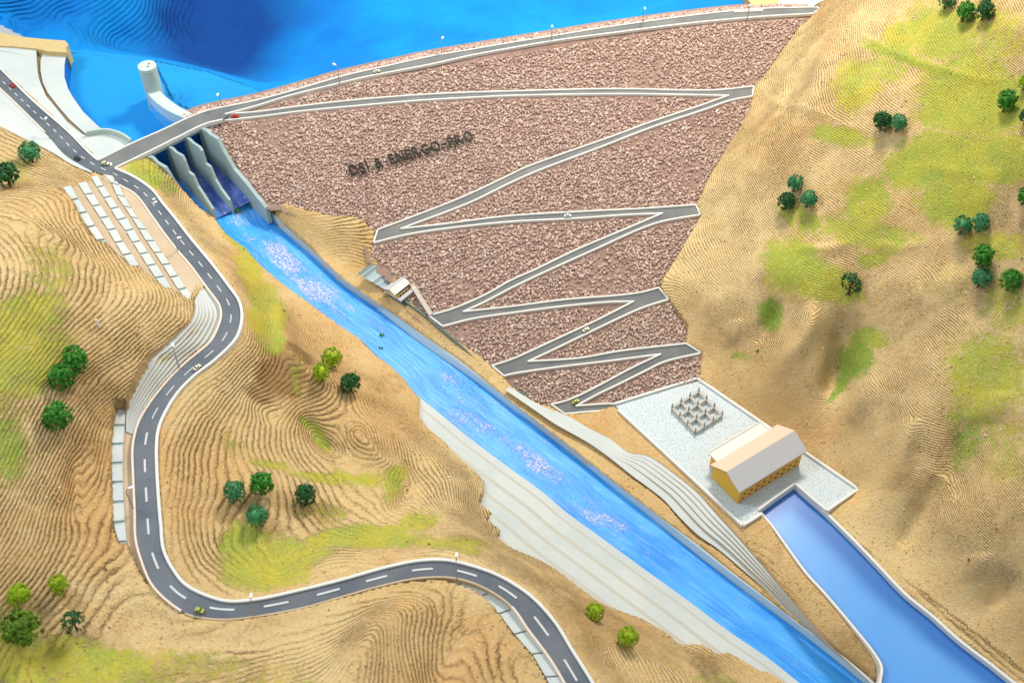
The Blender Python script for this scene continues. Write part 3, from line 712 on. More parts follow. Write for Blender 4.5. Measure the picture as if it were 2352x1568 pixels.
# bench slabs, laid end to end with drain gaps
mb = MB()
for k, per in ((4, 11), (3, 10), (2, 7), (1, 4)):
    a = resample(SR[k], per * 12 + 1); b = resample(SL[k], per * 12 + 1)
    for s in range(per):
        i = s * 12; j = i + 10
        dz = np.array([0, 0, .02])
        q = [a[i] + dz, a[j] + dz * .2, b[j] + dz * .2, b[i] + dz]
        mb.prism(q, .07)
obj('bench_slabs', mb.mesh('bench_slabs', ['conc']), kind='structure')
ctp = np.vstack([E2s[i0:i1:3], SL[4][-1:], SR[3][-1:], SL[3][-1:], SR[2][-1:], SL[2][-1:], SR[1][-1:], SL[1][::-1], SR[2][:1], SL[3][:1]])
carve_to(ctp, np.vstack([resample(q_, 24) for q_ in list(SL.values()) + list(SR.values()) + [E2s[i0:i1]]]), .12)

# stepped revetment round the bend
TI = [(470,655),(490,683),(505,706),(508,729),(495,767),(482,788),(455,810),(425,836),(405,856),(385,876),(350,919),(322,964),(310,999)]
TO = [(446,688),(447,700),(445,716),(434,738),(408,763),(385,784),(366,802),(345,818),(338,836),(322,866),(298,915),(290,950),(289,990)]
zti = np.interp([p[1] for p in TI], [600, 730, 1034], [3.78, 3.68, 3.40])
TIw = np.array(catmull([U(p[0], p[1], z + .03) for p, z in zip(TI, zti)], 4))
TOw = np.array(catmull([U(p[0], p[1], z + h) for p, z, h in zip(TO, zti, [.22, .26, .34, .40, .44, .44, .44, .44, .40, .34, .24, .16, .1])], 4))
terr_between('stepped_revetment', TIw, TOw, [0, .14, .28, .42, .55, .67, .8, 1.0], ['conc', 'plaster'])
carve_to(np.vstack([TIw, TOw[::-1]]), np.vstack([resample(TIw, 50), resample(TOw, 50)]), .14)
# lower-left: beige strip by the kerb and a row of slabs
KI = [(322,964),(310,999),(305,1034),(306,1084),(310,1174),(312,1238),(325,1288),(345,1340)]
KO = [(290,950),(284,990),(281,1034),(281,1084),(285,1174),(290,1238),(312,1292),(340,1342)]
zk = np.interp([p[1] for p in KI], [964, 1340], [3.44, 3.22])
KIw = np.array(catmull([U(p[0], p[1], z + .02) for p, z in zip(KI, zk)], 4)); KOw = np.array(catmull([U(p[0], p[1], z + .10) for p, z in zip(KO, zk)], 4))
mb = MB(); loft(KIw, KOw)
obj('cut_slope', mb.mesh('cut_slope_lower', ['plaster']), kind='structure')
SWL = [(270,938),(262,975),(257,1010),(256,1060),(258,1110),(259,1160),(263,1215),(274,1248)]
SWR = [(290,938),(286,975),(283,1010),(281,1060),(282,1110),(284,1160),(288,1215),(291,1248)]
zw = np.interp([p[1] for p in SWL], [935, 1245], [3.60, 3.42])
SWLw = np.array(catmull([U(p[0], p[1], z + .04) for p, z in zip(SWL, zw)], 4)); SWRw = np.array(catmull([U(p[0], p[1], z) for p, z in zip(SWR, zw)], 4))
mb = MB(); per = 7; a = resample(SWRw, per * 12 + 1); b = resample(SWLw, per * 12 + 1)
for s in range(per):
    i = s * 12; j = i + 10
    mb.prism([a[i], a[j], b[j], b[i]], .07)
loft(SWRw - [0, 0, .03], SWLw - [0, 0, .03], mi=1)
obj('bench_slabs', mb.mesh('bench_slabs_lower', ['conc', 'pier']), kind='structure')
for poly in (np.vstack([KIw, KOw[::-1]]), np.vstack([SWRw, SWLw[::-1]])):
    carve_to(poly, poly, .1)
# slabs along the lower edge of the bottom bend
BL = [(560,1432),(588,1427),(638,1416),(698,1399),(778,1384),(850,1364),(915,1347),(1010,1338),(1058,1347),(1100,1364),(1138,1398),(1176,1448),(1226,1505),(1262,1568),(1310,1670)]
BI = [(560,1420),(588,1416),(638,1407),(688,1398),(775,1374),(850,1352),(915,1337),(1005,1326),(1055,1330),(1115,1353),(1165,1387),(1213,1447),(1263,1514),(1296,1569),(1350,1671)]
zb = lambda p: np.interp(p[0], [560, 1340], [2.99, 2.70])
BIw = np.array(catmull([U(p[0], p[1], zb(p) + .03) for p in BI], 4)); BLw = np.array(catmull([U(p[0], p[1], zb(p) + .05) for p in BL], 4))
mb = MB(); per = 15; a = resample(BIw, per * 14 + 1); b = resample(BLw, per * 14 + 1)
for s in range(per):
    i = s * 14; j = i + 13
    mb.prism([a[i], b[i], b[j], a[j]], .1)
obj('bench_slabs', mb.mesh('bench_slabs_front', ['conc']), kind='structure')
carve_to(np.vstack([BIw, BLw[::-1]]), np.vstack([BIw, BLw]), .1)
# benches beside the top-left road
TLI = [(-50,158),(0,205),(40,243),(115,318),(150,357),(212,394)]
TLO = [(-60,250),(0,290),(60,320),(120,350),(165,378),(212,398)]
TLIw = np.array(catmull([U(p[0], p[1], 4.02) for p in TLI], 4)); TLOw = np.array(catmull([U(p[0], p[1], 4.34 - .3 * i / 5) for i, p in enumerate(TLO)], 4))
terr_between('terraced_bank', TLIw, TLOw, [0, .3, .6, 1.0], ['conc', 'plaster'], 40)
carve_to(np.vstack([TLIw, TLOw[::-1]]), np.vstack([resample(TLIw, 30), resample(TLOw, 30)]), .12)

pl0 = [(884,664),(868,655),(856,648),(843,641),(832,634),(822,628)]; pl1 = [(918,634),(905,627),(893,618),(880,612),(866,608),(850,607)]
vz0 = float(D(935, 690)[2]) + .10; zs_ = [vz0 - .02, vz0 + .05, vz0 + .14, vz0 + .18, vz0 + .27, vz0 + .36]
pp = np.array([U(p[0], p[1], z) for p, z in zip(pl0, zs_)] + [U(p[0], p[1], z) for p, z in zip(pl1, zs_)][::-1])
carve_to(pp, np.vstack([pp, (pp[:6] + pp[:5:-1]) / 2]), .12)
hs = np.array([U(p[0], p[1], vz0) for p in [(918,700),(960,668),(935,640),(880,668)]]); carve_to(hs, hs, .2)
# remove terrain beyond the upstream side
ups = np.vstack([np.array([U(*p, 4.0) for p in [(-400,140),(-60,170),(0,158),(155,302),(226,370)]]), CUw[1:], np.array([U(*p, 4.2) for p in [(1905,8),(1960,-60),(2050,-200)]]), [[5, 40, 0], [-40, 40, 0]]])
up_in = inpoly(GX, GY, ups)
keep = ~up_in
# ------------------------------------------------------------------ attributes
PXg, PYg = proj(np.stack([GX, GY, GZ], -1))
wx = (fbm(GX * 1.6, GY * 1.6, 31, 4)) * 70; wy = (fbm(GX * 1.6, GY * 1.6, 47, 4)) * 60
grass = np.zeros_like(GX); green = np.zeros_like(GX)
GP = [(2071,85,34,42,0,.9,.1),(2164,75,95,60,8,.85,.3),(2264,75,95,75,0,.65,.25),(2250,155,75,26,12,.8,.3),(2040,118,55,18,20,.8,.4),(2114,148,115,12,17,1,.5),(1964,200,52,58,30,.85,.2),(2034,165,48,28,20,.7,.3),(2240,235,115,78,10,1,.3),(2190,270,82,42,0,.9,.3),(1940,318,66,22,12,.85,.3),(2150,370,115,55,-10,1,.4),(2290,370,100,55,0,1,.35),
 (1990,467,52,52,15,.9,.35),(2200,455,80,62,0,1,.4),(2000,537,115,30,10,.75,.4),(1840,507,65,26,20,.7,.6),(1825,610,62,62,0,.95,.4),(1890,650,82,40,10,.95,.35),(2014,592,50,20,0,.7,.5),(1768,725,28,36,0,.9,.9),(1990,775,48,28,0,.85,.5),(2290,567,72,32,0,.8,.05),(2320,700,66,66,0,.6,.3),
 (1962,815,52,36,-50,.95,.8),(1932,868,14,52,15,.8,.9),(2270,860,92,90,0,.75,.35),(2240,950,70,52,0,.7,.3),(2226,1020,30,64,20,.7,.8),(1705,822,22,12,0,.6,.8),(2320,1030,60,80,0,.5,.3),
 (40,830,120,80,-25,.8,.15),(20,1030,46,70,0,.75,.75),(110,615,60,64,-30,.5,.3),(50,735,95,60,-30,.75,.25),(20,395,40,26,0,.6,.15),(110,370,40,24,0,.3,.3),(0,920,70,70,0,.5,.4),
 (540,555,16,52,-35,.9,.0),(575,630,22,60,-18,1,.0),(612,720,36,66,-8,1,.05),(635,790,22,20,0,.8,.3),(340,398,48,26,25,.95,.35),(395,430,22,20,0,.6,.8),
 (688,862,16,42,0,.5,.6),(700,970,10,22,-25,.8,.6),(735,1005,14,42,-35,.9,.5),(625,1065,46,11,15,.75,.1),(765,1097,88,11,8,.85,.15),(905,1107,24,42,30,.8,.3),(838,1105,62,14,0,.7,.2),(520,1015,50,20,30,.4,.2),
 (613,1285,92,58,0,1,.15),(560,1250,50,50,0,.9,.3),(813,1228,115,24,-5,1,.2),(963,1195,42,24,-10,.9,.25),(850,1240,110,20,0,.8,.2),(1020,1247,95,18,3,.75,.2),(690,1270,80,30,-10,.8,.15),(750,1180,60,20,0,.5,.2),
 (110,1520,260,58,4,.85,.15),(400,1530,150,40,0,.55,.1),(30,1440,60,60,0,.5,.6),(620,1560,100,40,0,.4,.1),(2000,1500,40,30,0,.2,.3),(2270,1480,60,30,0,.2,.5),(1640,1560,60,20,0,.5,.5),(2180,650,60,40,0,.35,.2)]
for cx, cy, rx, ry, ang, s, g in GP:
    a = math.radians(ang); dx = PXg + wx * .6 - cx; dy = PYg + wy * .6 - cy
    u = (dx * math.cos(a) + dy * math.sin(a)) / rx; v = (-dx * math.sin(a) + dy * math.cos(a)) / ry
    k = np.clip(1.25 - (u*u + v*v) * .55, 0, 1) * s * .92
    green = np.where(k > grass, g, green); grass = np.maximum(grass, k)
def blob(L):
    out = np.zeros_like(GX)
    for cx, cy, rx, ry, s in L:
        k = np.clip(1.4 - ((PXg + wx - cx) / rx) ** 2 - ((PYg + wy - cy) / ry) ** 2, 0, 1) * s
        out = np.maximum(out, k)
    return out
warm = blob([(300,1050,120,160,.5),(220,1150,90,180,.75),(240,450,130,60,.4),(1000,1500,200,120,.7),(560,540,50,90,.8),(700,830,120,120,.45),(470,1100,120,120,.5),(1350,970,70,40,.55),(1400,1430,140,80,.45),(860,930,120,110,.3),(1500,1170,60,40,.3),(880,690,60,60,.4),(960,740,60,60,.4),(840,560,50,60,.4),(1640,1120,300,300,.25),(1830,970,120,70,.5),(650,770,40,60,.5)])
pale = blob([(1800,150,100,120,.6),(1660,560,160,200,.6),(2050,900,150,150,.4),(1080,1150,120,90,.6),(800,1480,260,90,.5),(1100,1280,150,40,.5),(470,880,100,60,.4),(400,560,60,60,.3),(2200,760,300,150,.35),(2050,1250,160,90,.3)])
dirt = blob([(655,850,75,60,.9),(610,900,50,40,.7),(720,890,60,40,.5),(1945,850,18,60,.35),(1870,760,50,20,.25),(2080,1190,30,60,.3),(1800,900,70,40,.3),(1850,980,60,40,.45),(1480,960,60,30,.4),(900,880,60,40,.5),(1120,870,40,30,.4),(860,1480,60,60,.4),(1640,1520,80,30,.5),(1760,1290,50,50,.45),(1950,1480,50,50,.5),(1720,120,40,50,.3)])  # brown dirt patches, plus gully shade painted in as brown on the right hill
# contour ribs follow height; spacing differs between the two valley sides
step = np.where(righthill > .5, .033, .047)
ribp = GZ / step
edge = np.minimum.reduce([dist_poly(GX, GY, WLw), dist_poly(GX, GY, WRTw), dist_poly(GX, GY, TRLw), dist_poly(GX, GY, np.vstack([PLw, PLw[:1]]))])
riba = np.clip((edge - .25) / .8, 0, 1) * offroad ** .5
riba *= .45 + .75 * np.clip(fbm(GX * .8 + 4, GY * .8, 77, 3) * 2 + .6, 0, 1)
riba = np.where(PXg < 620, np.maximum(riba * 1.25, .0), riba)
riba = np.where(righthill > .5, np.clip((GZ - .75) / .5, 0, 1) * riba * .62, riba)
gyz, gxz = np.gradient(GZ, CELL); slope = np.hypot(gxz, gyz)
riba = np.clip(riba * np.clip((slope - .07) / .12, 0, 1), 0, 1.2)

def grid_mesh(name, X, Y, Z, keepv, attrs, mat, smooth=True):
    ny, nx = X.shape
    idx = -np.ones(X.shape, int); kf = keepv[:-1, :-1] | keepv[1:, :-1] | keepv[:-1, 1:] | keepv[1:, 1:]
    kv = np.zeros(X.shape, bool); kv[:-1, :-1] |= kf; kv[1:, :-1] |= kf; kv[:-1, 1:] |= kf; kv[1:, 1:] |= kf
    idx[kv] = np.arange(kv.sum())
    V = np.stack([X[kv], Y[kv], Z[kv]], 1).astype(np.float32)
    F = np.stack([idx[:-1, :-1][kf], idx[:-1, 1:][kf], idx[1:, 1:][kf], idx[1:, :-1][kf]], 1).astype(np.int32)
    m = bpy.data.meshes.new(name); m.vertices.add(len(V)); m.vertices.foreach_set('co', V.ravel())
    m.loops.add(F.size); m.loops.foreach_set('vertex_index', F.ravel())
    m.polygons.add(len(F)); m.polygons.foreach_set('loop_start', np.arange(0, F.size, 4, dtype=np.int32)); m.polygons.foreach_set('loop_total', np.full(len(F), 4, np.int32))
    m.polygons.foreach_set('use_smooth', np.full(len(F), smooth))
    m.update(calc_edges=True); m.materials.append(M[mat])
    for k, a in attrs.items():
        at = m.attributes.new(k, 'FLOAT', 'POINT'); at.data.foreach_set('value', a[kv].astype(np.float32).ravel())
    return m
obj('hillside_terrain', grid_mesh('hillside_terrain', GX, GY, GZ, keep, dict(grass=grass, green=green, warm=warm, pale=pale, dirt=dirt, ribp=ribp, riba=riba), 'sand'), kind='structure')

# ================================================================== reservoir bed
rc = []
def rp(px, py, z): p = U(px, py, z); rc.append((p[0], p[1], p[2]))
for p in CU[4:]: rp(p[0], p[1] - 4, 3.62)
for p in [(226,366),(307,326),(375,296),(430,270)]: rp(p[0], p[1], 3.3)
for p in [(165,225),(160,205),(158,180),(158,155),(163,125),(195,262),(228,292),(250,312)]: rp(p[0], p[1], 3.42)
for h in [(200,180,3.36),(250,240,3.33),(300,200,3.36),(300,290,3.3),(250,150,3.38),(380,226,3.55),(430,256,3.6),(330,150,3.38),(200,120,3.4),(430,195,3.4),(520,222,3.38),
          (250,121,3.36),(330,131,3.34),(400,147,3.34),(480,164,3.3),(540,186,3.28),(600,207,3.3),(265,108,2.75),(330,117,2.5),(400,133,2.25),(480,149,2.1),(540,170,2.2),(610,188,2.5),(520,140,1.9),(330,100,2.5),(250,92,2.95),(190,85,3.5),(300,40,3.0),(400,40,2.2),(480,60,1.8),(560,80,1.9),(640,150,2.4),(720,120,2.7),(600,20,1.9),(520,0,1.8),(450,-40,2.0),
          (150,80,3.62),(100,75,3.6),(40,68,3.6),(0,70,3.62),(60,30,3.95),(0,20,4.3),(150,30,3.6),(220,20,3.5),(150,-40,4.1),(0,-60,4.8),(300,-40,3.3),(-150,0,4.8),
          (800,60,2.95),(900,100,3.2),(1000,60,3.2),(1100,20,3.2),(1300,40,3.4),(1500,10,3.4),(800,0,2.7),(900,-60,2.7),(1200,-60,3.2),(1600,-40,3.5),(1750,-80,3.6),(700,40,2.4)]: rp(*h)
rc = np.array(rc); n = len(rc)
r2 = (rc[:, None, 0]-rc[None, :, 0])**2 + (rc[:, None, 1]-rc[None, :, 1])**2
A = np.zeros((n+3, n+3)); A[:n, :n] = -np.sqrt(r2 + .35**2) + np.eye(n) * 5e-2; A[:n, n] = 1; A[:n, n+1:] = rc[:, :2]; A[n, :n] = 1; A[n+1:, :n] = rc[:, :2].T
WR_ = np.linalg.solve(A, np.concatenate([rc[:, 2], [0, 0, 0]])).astype(np.float32)
rx_ = np.arange(-15, 14, .05); ry_ = np.arange(-1, 17, .05); RX, RY = np.meshgrid(rx_, ry_)
RZ = rbf(RX, RY, rc, WR_) 
resw = np.vstack([np.array([U(*p, 3.75) for p in [(-400,120),(-100,66),(0,76),(100,92),(150,97)]]), np.array([U(*p, 3.9) for p in [(152,118),(148,150),(148,178),(156,203),(165,220),(190,256),(222,287),(245,306),(290,320),(305,332)]]), CUw[1:] + [0, -.05, 0], np.array([U(*p, 4.0) for p in [(1890,5),(1960,-40),(2050,-160)]]), [[14, 40, 0], [-40, 40, 0]]])
rk = inpoly(RX, RY, resw)
rpx, rpy = proj(np.stack([RX, RY, RZ], -1))
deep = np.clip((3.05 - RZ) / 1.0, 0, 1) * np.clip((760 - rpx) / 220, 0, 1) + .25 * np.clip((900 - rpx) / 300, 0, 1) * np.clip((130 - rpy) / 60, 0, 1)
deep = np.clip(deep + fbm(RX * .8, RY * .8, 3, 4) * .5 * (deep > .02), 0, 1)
RZ = RZ + fbm(RX * .7, RY * .7, 21, 4) * .3 * np.clip((650 - rpx) / 200, 0, 1) * np.clip((150 - rpy) / 60, 0, 1)
rra = np.clip((620 - rpx) / 150, 0, 1) * np.where((rpx > 380) & (rpy > 130), .8, 1) * np.clip(fbm(RX * .9, RY * .9, 5, 3) * 2 + .8, 0, 1)
shelf = inpoly(rpx, rpy, np.array([(352,140),(480,166),(600,209),(640,225),(460,262),(400,236)]))
shoal = inpoly(rpx, rpy, np.array([(140,112),(250,122),(330,132),(400,148),(480,165),(600,209),(470,256),(430,276),(305,335),(150,300)])).astype(float)
pool = inpoly(rpx, rpy, np.array([(140,118),(330,140),(350,190),(440,262),(300,345),(150,300)])); rra = np.where(pool, 0, rra)
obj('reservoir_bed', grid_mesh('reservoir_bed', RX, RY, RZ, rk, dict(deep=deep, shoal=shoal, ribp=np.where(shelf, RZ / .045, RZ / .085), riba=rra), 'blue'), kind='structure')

# ================================================================== loose grit on the slopes
ico0 = bmesh.new(); bmesh.ops.create_icosphere(ico0, subdivisions=1, radius=1.0)
iv = np.array([v_.co for v_ in ico0.verts]); itri = np.array([[q.index for q in f.verts] for f in ico0.faces]); ico0.free()
def rocks(pos, nrm, size):
    n = len(pos); k = len(iv)
    scl = size[:, None] * rng.uniform(.62, 1.25, (n, 3))
    jit = rng.uniform(.72, 1.2, (n, k, 1))
    ang = rng.uniform(0, 2 * math.pi, (n, 3)); ca, sa = np.cos(ang), np.sin(ang)
    V = iv[None] * jit * scl[:, None]
    for a in range(3):
        i, j = [(1, 2), (0, 2), (0, 1)][a]
        vi = V[:, :, i] * ca[:, None, a] - V[:, :, j] * sa[:, None, a]; vj = V[:, :, i] * sa[:, None, a] + V[:, :, j] * ca[:, None, a]
        V[:, :, i], V[:, :, j] = vi, vj
    V = V + pos[:, None]
    F = itri[None] + (np.arange(n) * k)[:, None, None]
    return V.reshape(-1, 3), F.reshape(-1, 3)
NG = 52000
qx = rng.uniform(-11, 12, NG); qy = rng.uniform(-9.5, 10, NG)
dens = fbm(qx * .8, qy * .8, 91, 4) + fbm(qx * 3, qy * 3, 92, 3) * .7
okg = dens + rng.uniform(-.12, .12, NG) > -.02
for pl in (roadpoly, trpoly, PLw, DAMw, np.vstack([WLw, WRTw[::-1]]), carv, ups, np.vstack([RBb, RBt[::-1]]), ctp, np.vstack([TIw, TOw[::-1]]), np.vstack([KIw, KOw[::-1]]), np.vstack([SWRw, SWLw[::-1]]), np.vstack([BIw, BLw[::-1]]), np.vstack([TLIw, TLOw[::-1]]), chutep, pp, hs, crp): okg &= ~inpoly(qx, qy, pl)
okg &= dist_poly(qx, qy, WRTw) > .06
qx, qy = qx[okg], qy[okg]; zq = zt(qx, qy)
qs = .008 + .012 * rng.random(len(qx)) ** 2 + (rng.random(len(qx)) > .985) * .014
V, F = rocks(np.stack([qx, qy, zq + qs * .2], 1), None, qs)
m = bpy.data.meshes.new('loose_grit'); m.from_pydata(V.tolist(), [], F.tolist()); m.update(); m.materials.append(M['grit'])
obj('loose_grit', m, None, kind='stuff'); print('grit', len(qx))
# ================================================================== roads
def road_obj(name, strips, mat, dz=.006):
    mb = MB()
    for A_, B_ in strips:
        V, F = zipper(A_, B_); mb.add(V + [0, 0, dz], F)
    return obj(name, mb.mesh(name, [mat]), kind='structure')
road_obj('road', [(E1s, E2s)], 'asphalt')
# dashes on the centre line
mid = []
for p in resample(E1s, 420):
    q = E2s[np.argmin(np.linalg.norm(E2s[:, :2] - p[:2], axis=1))]; mid.append((p + q) / 2)
mid = np.array(mid); ker = np.ones(9) / 9
mid = np.stack([np.convolve(np.pad(mid[:, k], 4, 'edge'), ker, 'valid') for k in range(3)], 1)
ml = cumlen(mid); mpx, mpy = proj(mid)
mb = MB(); s = .1
while s < ml[-1] - .8:
    py_ = np.interp(s, ml, mpy); per = np.interp(py_, [150, 500, 700, 850, 1050, 1300, 1400], [.30, .36, .46, .55, .62, .78, .92])
    L = per * .46; ts = np.linspace(s, s + L, 5)
    P = np.stack([np.interp(ts, ml, mid[:, k]) for k in range(3)], 1); N = side_normals(P); w = .011 + .008 * (per > .6)
    vs = [(p[0] + N[i, 0]*sg*w, p[1] + N[i, 1]*sg*w, p[2] + .012) for i, p in enumerate(P) for sg in (1, -1)]
    mb.add(vs, [(2*i, 2*i+1, 2*i+3, 2*i+2) for i in range(4)]); s += per
obj('road_marking', mb.mesh('road_marking', ['mark']), kind='structure')
# kerbs of the valley road
mb = MB(); kj = 5 * 6
kerb(mb, E1s[:4*6+1], .045, .04, .3); kerb(mb, E1s[kj:], .055, .04, .3)
obj('kerb', mb.mesh('kerb_valley_side', ['kerb']), kind='structure')
mb = MB(); iend = 31 * 6; kerb(mb, E2s[:4*6], .04, .04, .25); kerb(mb, E2s[8*6:iend], .04, .04, .25); kerb(mb, E2s[41*6:], .04, .03, .2)
obj('kerb', mb.mesh('kerb_hill_side', ['kerb_dirty']), kind='structure')
mb = MB(); kerb(mb, E2s[iend:41*6+1], .03, .012, .2)
obj('kerb', mb.mesh('kerb_sandy', ['plaster']), kind='structure')

# zigzag access road on the dam face
RU = {  # upper edge, lower edge
 'A': ([(517,264),(588,259),(688,246),(813,232),(963,220),(1088,214),(1176,211.5),(1426,206),(1576,209.5),(1651,208.5),(1731,200)], [(512,278),(588,270),(688,257),(813,245),(963,232),(1088,225),(1176,221),(1426,217),(1601,219.5),(1674,221)]),
 'B': ([(1674,221),(1601,247),(1501,280),(1401,317),(1301,352),(1198,390),(1176,401),(1063,454),(938,503),(868,529)], [(1728,222),(1676,232),(1626,250),(1501,292),(1376,340),(1238,392),(1176,419),(1088,462),(1013,492),(950,515),(920,527)]),
 'C': ([(920,527),(1013,517),(1088,507),(1176,497),(1326,488),(1476,480.5),(1598,472)], [(858,558),(938,539),(1038,524),(1176,510),(1326,502),(1451,493.5),(1522,491)]),
 'D': ([(1522,491),(1426,532),(1326,574),(1226,622),(1176,644),(1113,679),(1038,711),(985,726)], [(1608,494),(1526,508),(1476,524),(1376,569),(1276,614),(1176,661),(1113,694),(1063,717)]),
 'E': ([(1063,717),(1176,705),(1301,689),(1426,679),(1476,672),(1513,662)], [(1016,750),(1088,732),(1176,719),(1301,703),(1401,694),(1456,693)]),
 'F': ([(1456,693),(1376,734),(1271,783),(1226,804),(1176,826),(1130,841)], [(1535,688),(1476,707),(1426,729),(1311,784),(1276,801),(1212,831)]),
 'G': ([(1212,831),(1326,824),(1426,807),(1576,790)], [(1157,864),(1176,859),(1276,844),(1401,829),(1476,819),(1518,814)]),
 'H': ([(1518,814),(1451,846),(1376,886),(1326,911),(1301,921),(1266,930)], [(1610,811),(1526,831),(1488,849),(1426,880),(1376,904),(1322,933)]),
 'I': ([(1322,933),(1401,928),(1411,929)], [(1297,951),(1351,946),(1420,941)]),
}
DOFF = -.02
strips = []; ZZ = {}
for k, (a, b) in RU.items():
    aw = np.array(catmull([D(p[0], p[1], DOFF) for p in a], 6)); bw = np.array(catmull([D(p[0], p[1], DOFF) for p in b], 6))
    ZZ[k] = (aw, bw)
    strips.append((aw, bw))
def pad(a, b, c): 
    A_ = np.array([a, b]); return (A_, np.array([c, c + 1e-6]))
for x, y, w in (('A', 'B', 0), ('B', 'C', 1), ('C', 'D', 0), ('D', 'E', 1), ('E', 'F', 0), ('F', 'G', 1), ('G', 'H', 0), ('H', 'I', 1)):
    tip = ZZ[y][0][0]; strips.append((np.array([ZZ[x][0][-1], ZZ[y][1][0]]), np.array([tip, tip + [1e-5, 0, 0]])))
road_obj('access_road', strips, 'asphalt2', .004)
mb = MB(); KW, KH = .040, .04
outer_pairs = []
for k in ZZ:
    aw, bw = ZZ[k]
    kerb(mb, aw, KW, KH, .05); kerb(mb, bw, KW, KH * .7, .035)
for x, y in zip('ABCDEFGH', 'BCDEFGHI'):
    kerb(mb, np.array([ZZ[x][0][-1], (ZZ[x][0][-1] + ZZ[y][1][0]) / 2, ZZ[y][1][0]]), KW, KH, .1)
obj('kerb', mb.mesh('kerb_access_road', ['kerb']), kind='structure')
# crest road and bridge deck
CUs = np.array(catmull(CUw, 6)); CDs = np.array(catmull(CDw, 6)); CDbs = np.array(catmull(CDbw, 6))
endp = np.array([U(1881, 26, ZC)])
low = np.vstack([CDbs, CDs[1:], endp]) 
road_obj('crest_road', [(CUs, low)], 'asphalt2', .010)
mb = MB(); kerb(mb, CUs, .042, .04, .12); kerb(mb, CDs, .042, .035, .04); kerb(mb, CDbs, .045, .045, .05)
kerb(mb, np.array([CUs[-1], endp[0], CDs[-1]]), .05, .06, .15)
obj('kerb', mb.mesh('kerb_crest', ['kerb']), kind='structure')
mb = MB(); mb.bar(U(1686, 31, 4.0) + [0, 0, .03], U(1752, 27.5, 4.0) + [0, 0, .03], .05, .05)
o = obj('wood_strip', mb.mesh('wood_strip', ['cream'])); o['label'] = 'long cream strip lying on the crest road near its right end'; o['category'] = 'strip'

# ================================================================== rock-fill dam
dam = empty('rockfill_dam', D(1200, 600), 'broad brown rockfill dam face carrying the zigzag road', 'dam')
dorg = np.array(dam.location)
tx = np.arange(-1, 19, .05); sx = np.arange(-12, 1.0, .05)
TX, SX = np.meshgrid(tx, sx)
BX = O2[0] + TX * dT[0] + SX * dN[0]; BY = O2[1] + TX * dT[1] + SX * dN[1]
BZ = zdam(BX, BY) - .075
nb = np.full(BX.shape, 9.0)
for k, (aw, bw) in ZZ.items(): nb = np.minimum(nb, np.minimum(dist_poly(BX, BY, aw[::3]), dist_poly(BX, BY, bw[::3])))
nb = np.minimum(nb, dist_poly(BX, BY, CDs))
BZ = BZ + .034 * np.clip((.085 - nb) / .04, 0, 1)
bk = inpoly(BX, BY, DAMw) | (dist_poly(BX, BY, np.vstack([DAMw, DAMw[:1]])) < .14)
wa, wb = U(465, 294, 3.95)[:2], U(619, 481, 2.96)[:2]; wdv = (wb - wa) / np.linalg.norm(wb - wa); wnv = np.array([-wdv[1], wdv[0]])
al_ = (BX - wa[0]) * wdv[0] + (BY - wa[1]) * wdv[1]; ac_ = (BX - wa[0]) * wnv[0] + (BY - wa[1]) * wnv[1]
bk &= ~((al_ < np.linalg.norm(wb - wa) + .15) & (ac_ < .03))
bk &= (np.polyval(pc, TX) - SX) > -.02
m = grid_mesh('embankment', BX - dorg[0], BY - dorg[1], BZ - dorg[2], bk, {}, 'rockbed')
obj('embankment', m, None, dam)
# the crest body below the road and a short rocky upstream slope
mb = MB(); cu = resample(CUs[18:], 90); n = 90
top = cu + [0, 0, -.03]
upn = side_normals(cu)
out1 = np.c_[cu[:, :2] + upn * .55, np.full(n, 3.84)]
mb.add(np.vstack([top, out1]), [(i, i + 1, n + i + 1, n + i) for i in range(n - 1)])
mb.prism([tuple(p) for p in np.vstack([resample(CUs[24:], 40), resample(np.vstack([CDs, endp]), 40)[::-1]]) + [0, 0, -.02]], .4)
v = MB(); v.v = [(a - dorg[0], b - dorg[1], c - dorg[2]) for a, b, c in mb.v]; v.f = mb.f; v.mi = mb.mi
obj('crest_body', v.mesh('crest_body', ['rockbed']), None, dam)
# rock chips, uncountable: one part
SP = .066
tg = np.arange(-1, 19, SP); sg = np.arange(-12, .6, SP * .86)
TG, SG = np.meshgrid(tg, sg); TG = TG + (np.arange(len(sg)) % 2)[:, None] * SP / 2
TG = TG + rng.uniform(-.33, .33, TG.shape) * SP; SG = SG + rng.uniform(-.33, .33, SG.shape) * SP
RXX = O2[0] + TG * dT[0] + SG * dN[0]; RYY = O2[1] + TG * dT[1] + SG * dN[1]
ok = inpoly(RXX, RYY, DAMw) & (dist_poly(RXX, RYY, CDs) > .05)
for k, (aw, bw) in ZZ.items():
    pl = np.vstack([aw, bw[::-1]]); ok &= ~inpoly(RXX, RYY, pl)
    ok &= dist_poly(RXX, RYY, aw[::3]) > .05
    ok &= dist_poly(RXX, RYY, bw[::3]) > .042
for x, y in zip('ABCDEFGH', 'BCDEFGHI'):
    pl = np.array([ZZ[x][0][-1], ZZ[y][1][0], ZZ[y][0][0]]); ok &= ~inpoly(RXX, RYY, pl); ok &= dist_poly(RXX, RYY, pl[:2]) > .05
bare = fbm(RXX * .9, RYY * .9, 61, 4)
near = np.full(RXX.shape, 9.0)
for k, (aw, bw) in ZZ.items(): near = np.minimum(near, np.minimum(dist_poly(RXX, RYY, aw[::3]), dist_poly(RXX, RYY, bw[::3])))
ok &= ~((near < .14) & (rng.random(RXX.shape) < .16))
ok &= ~((bare > .17) & (rng.random(RXX.shape) < .55))
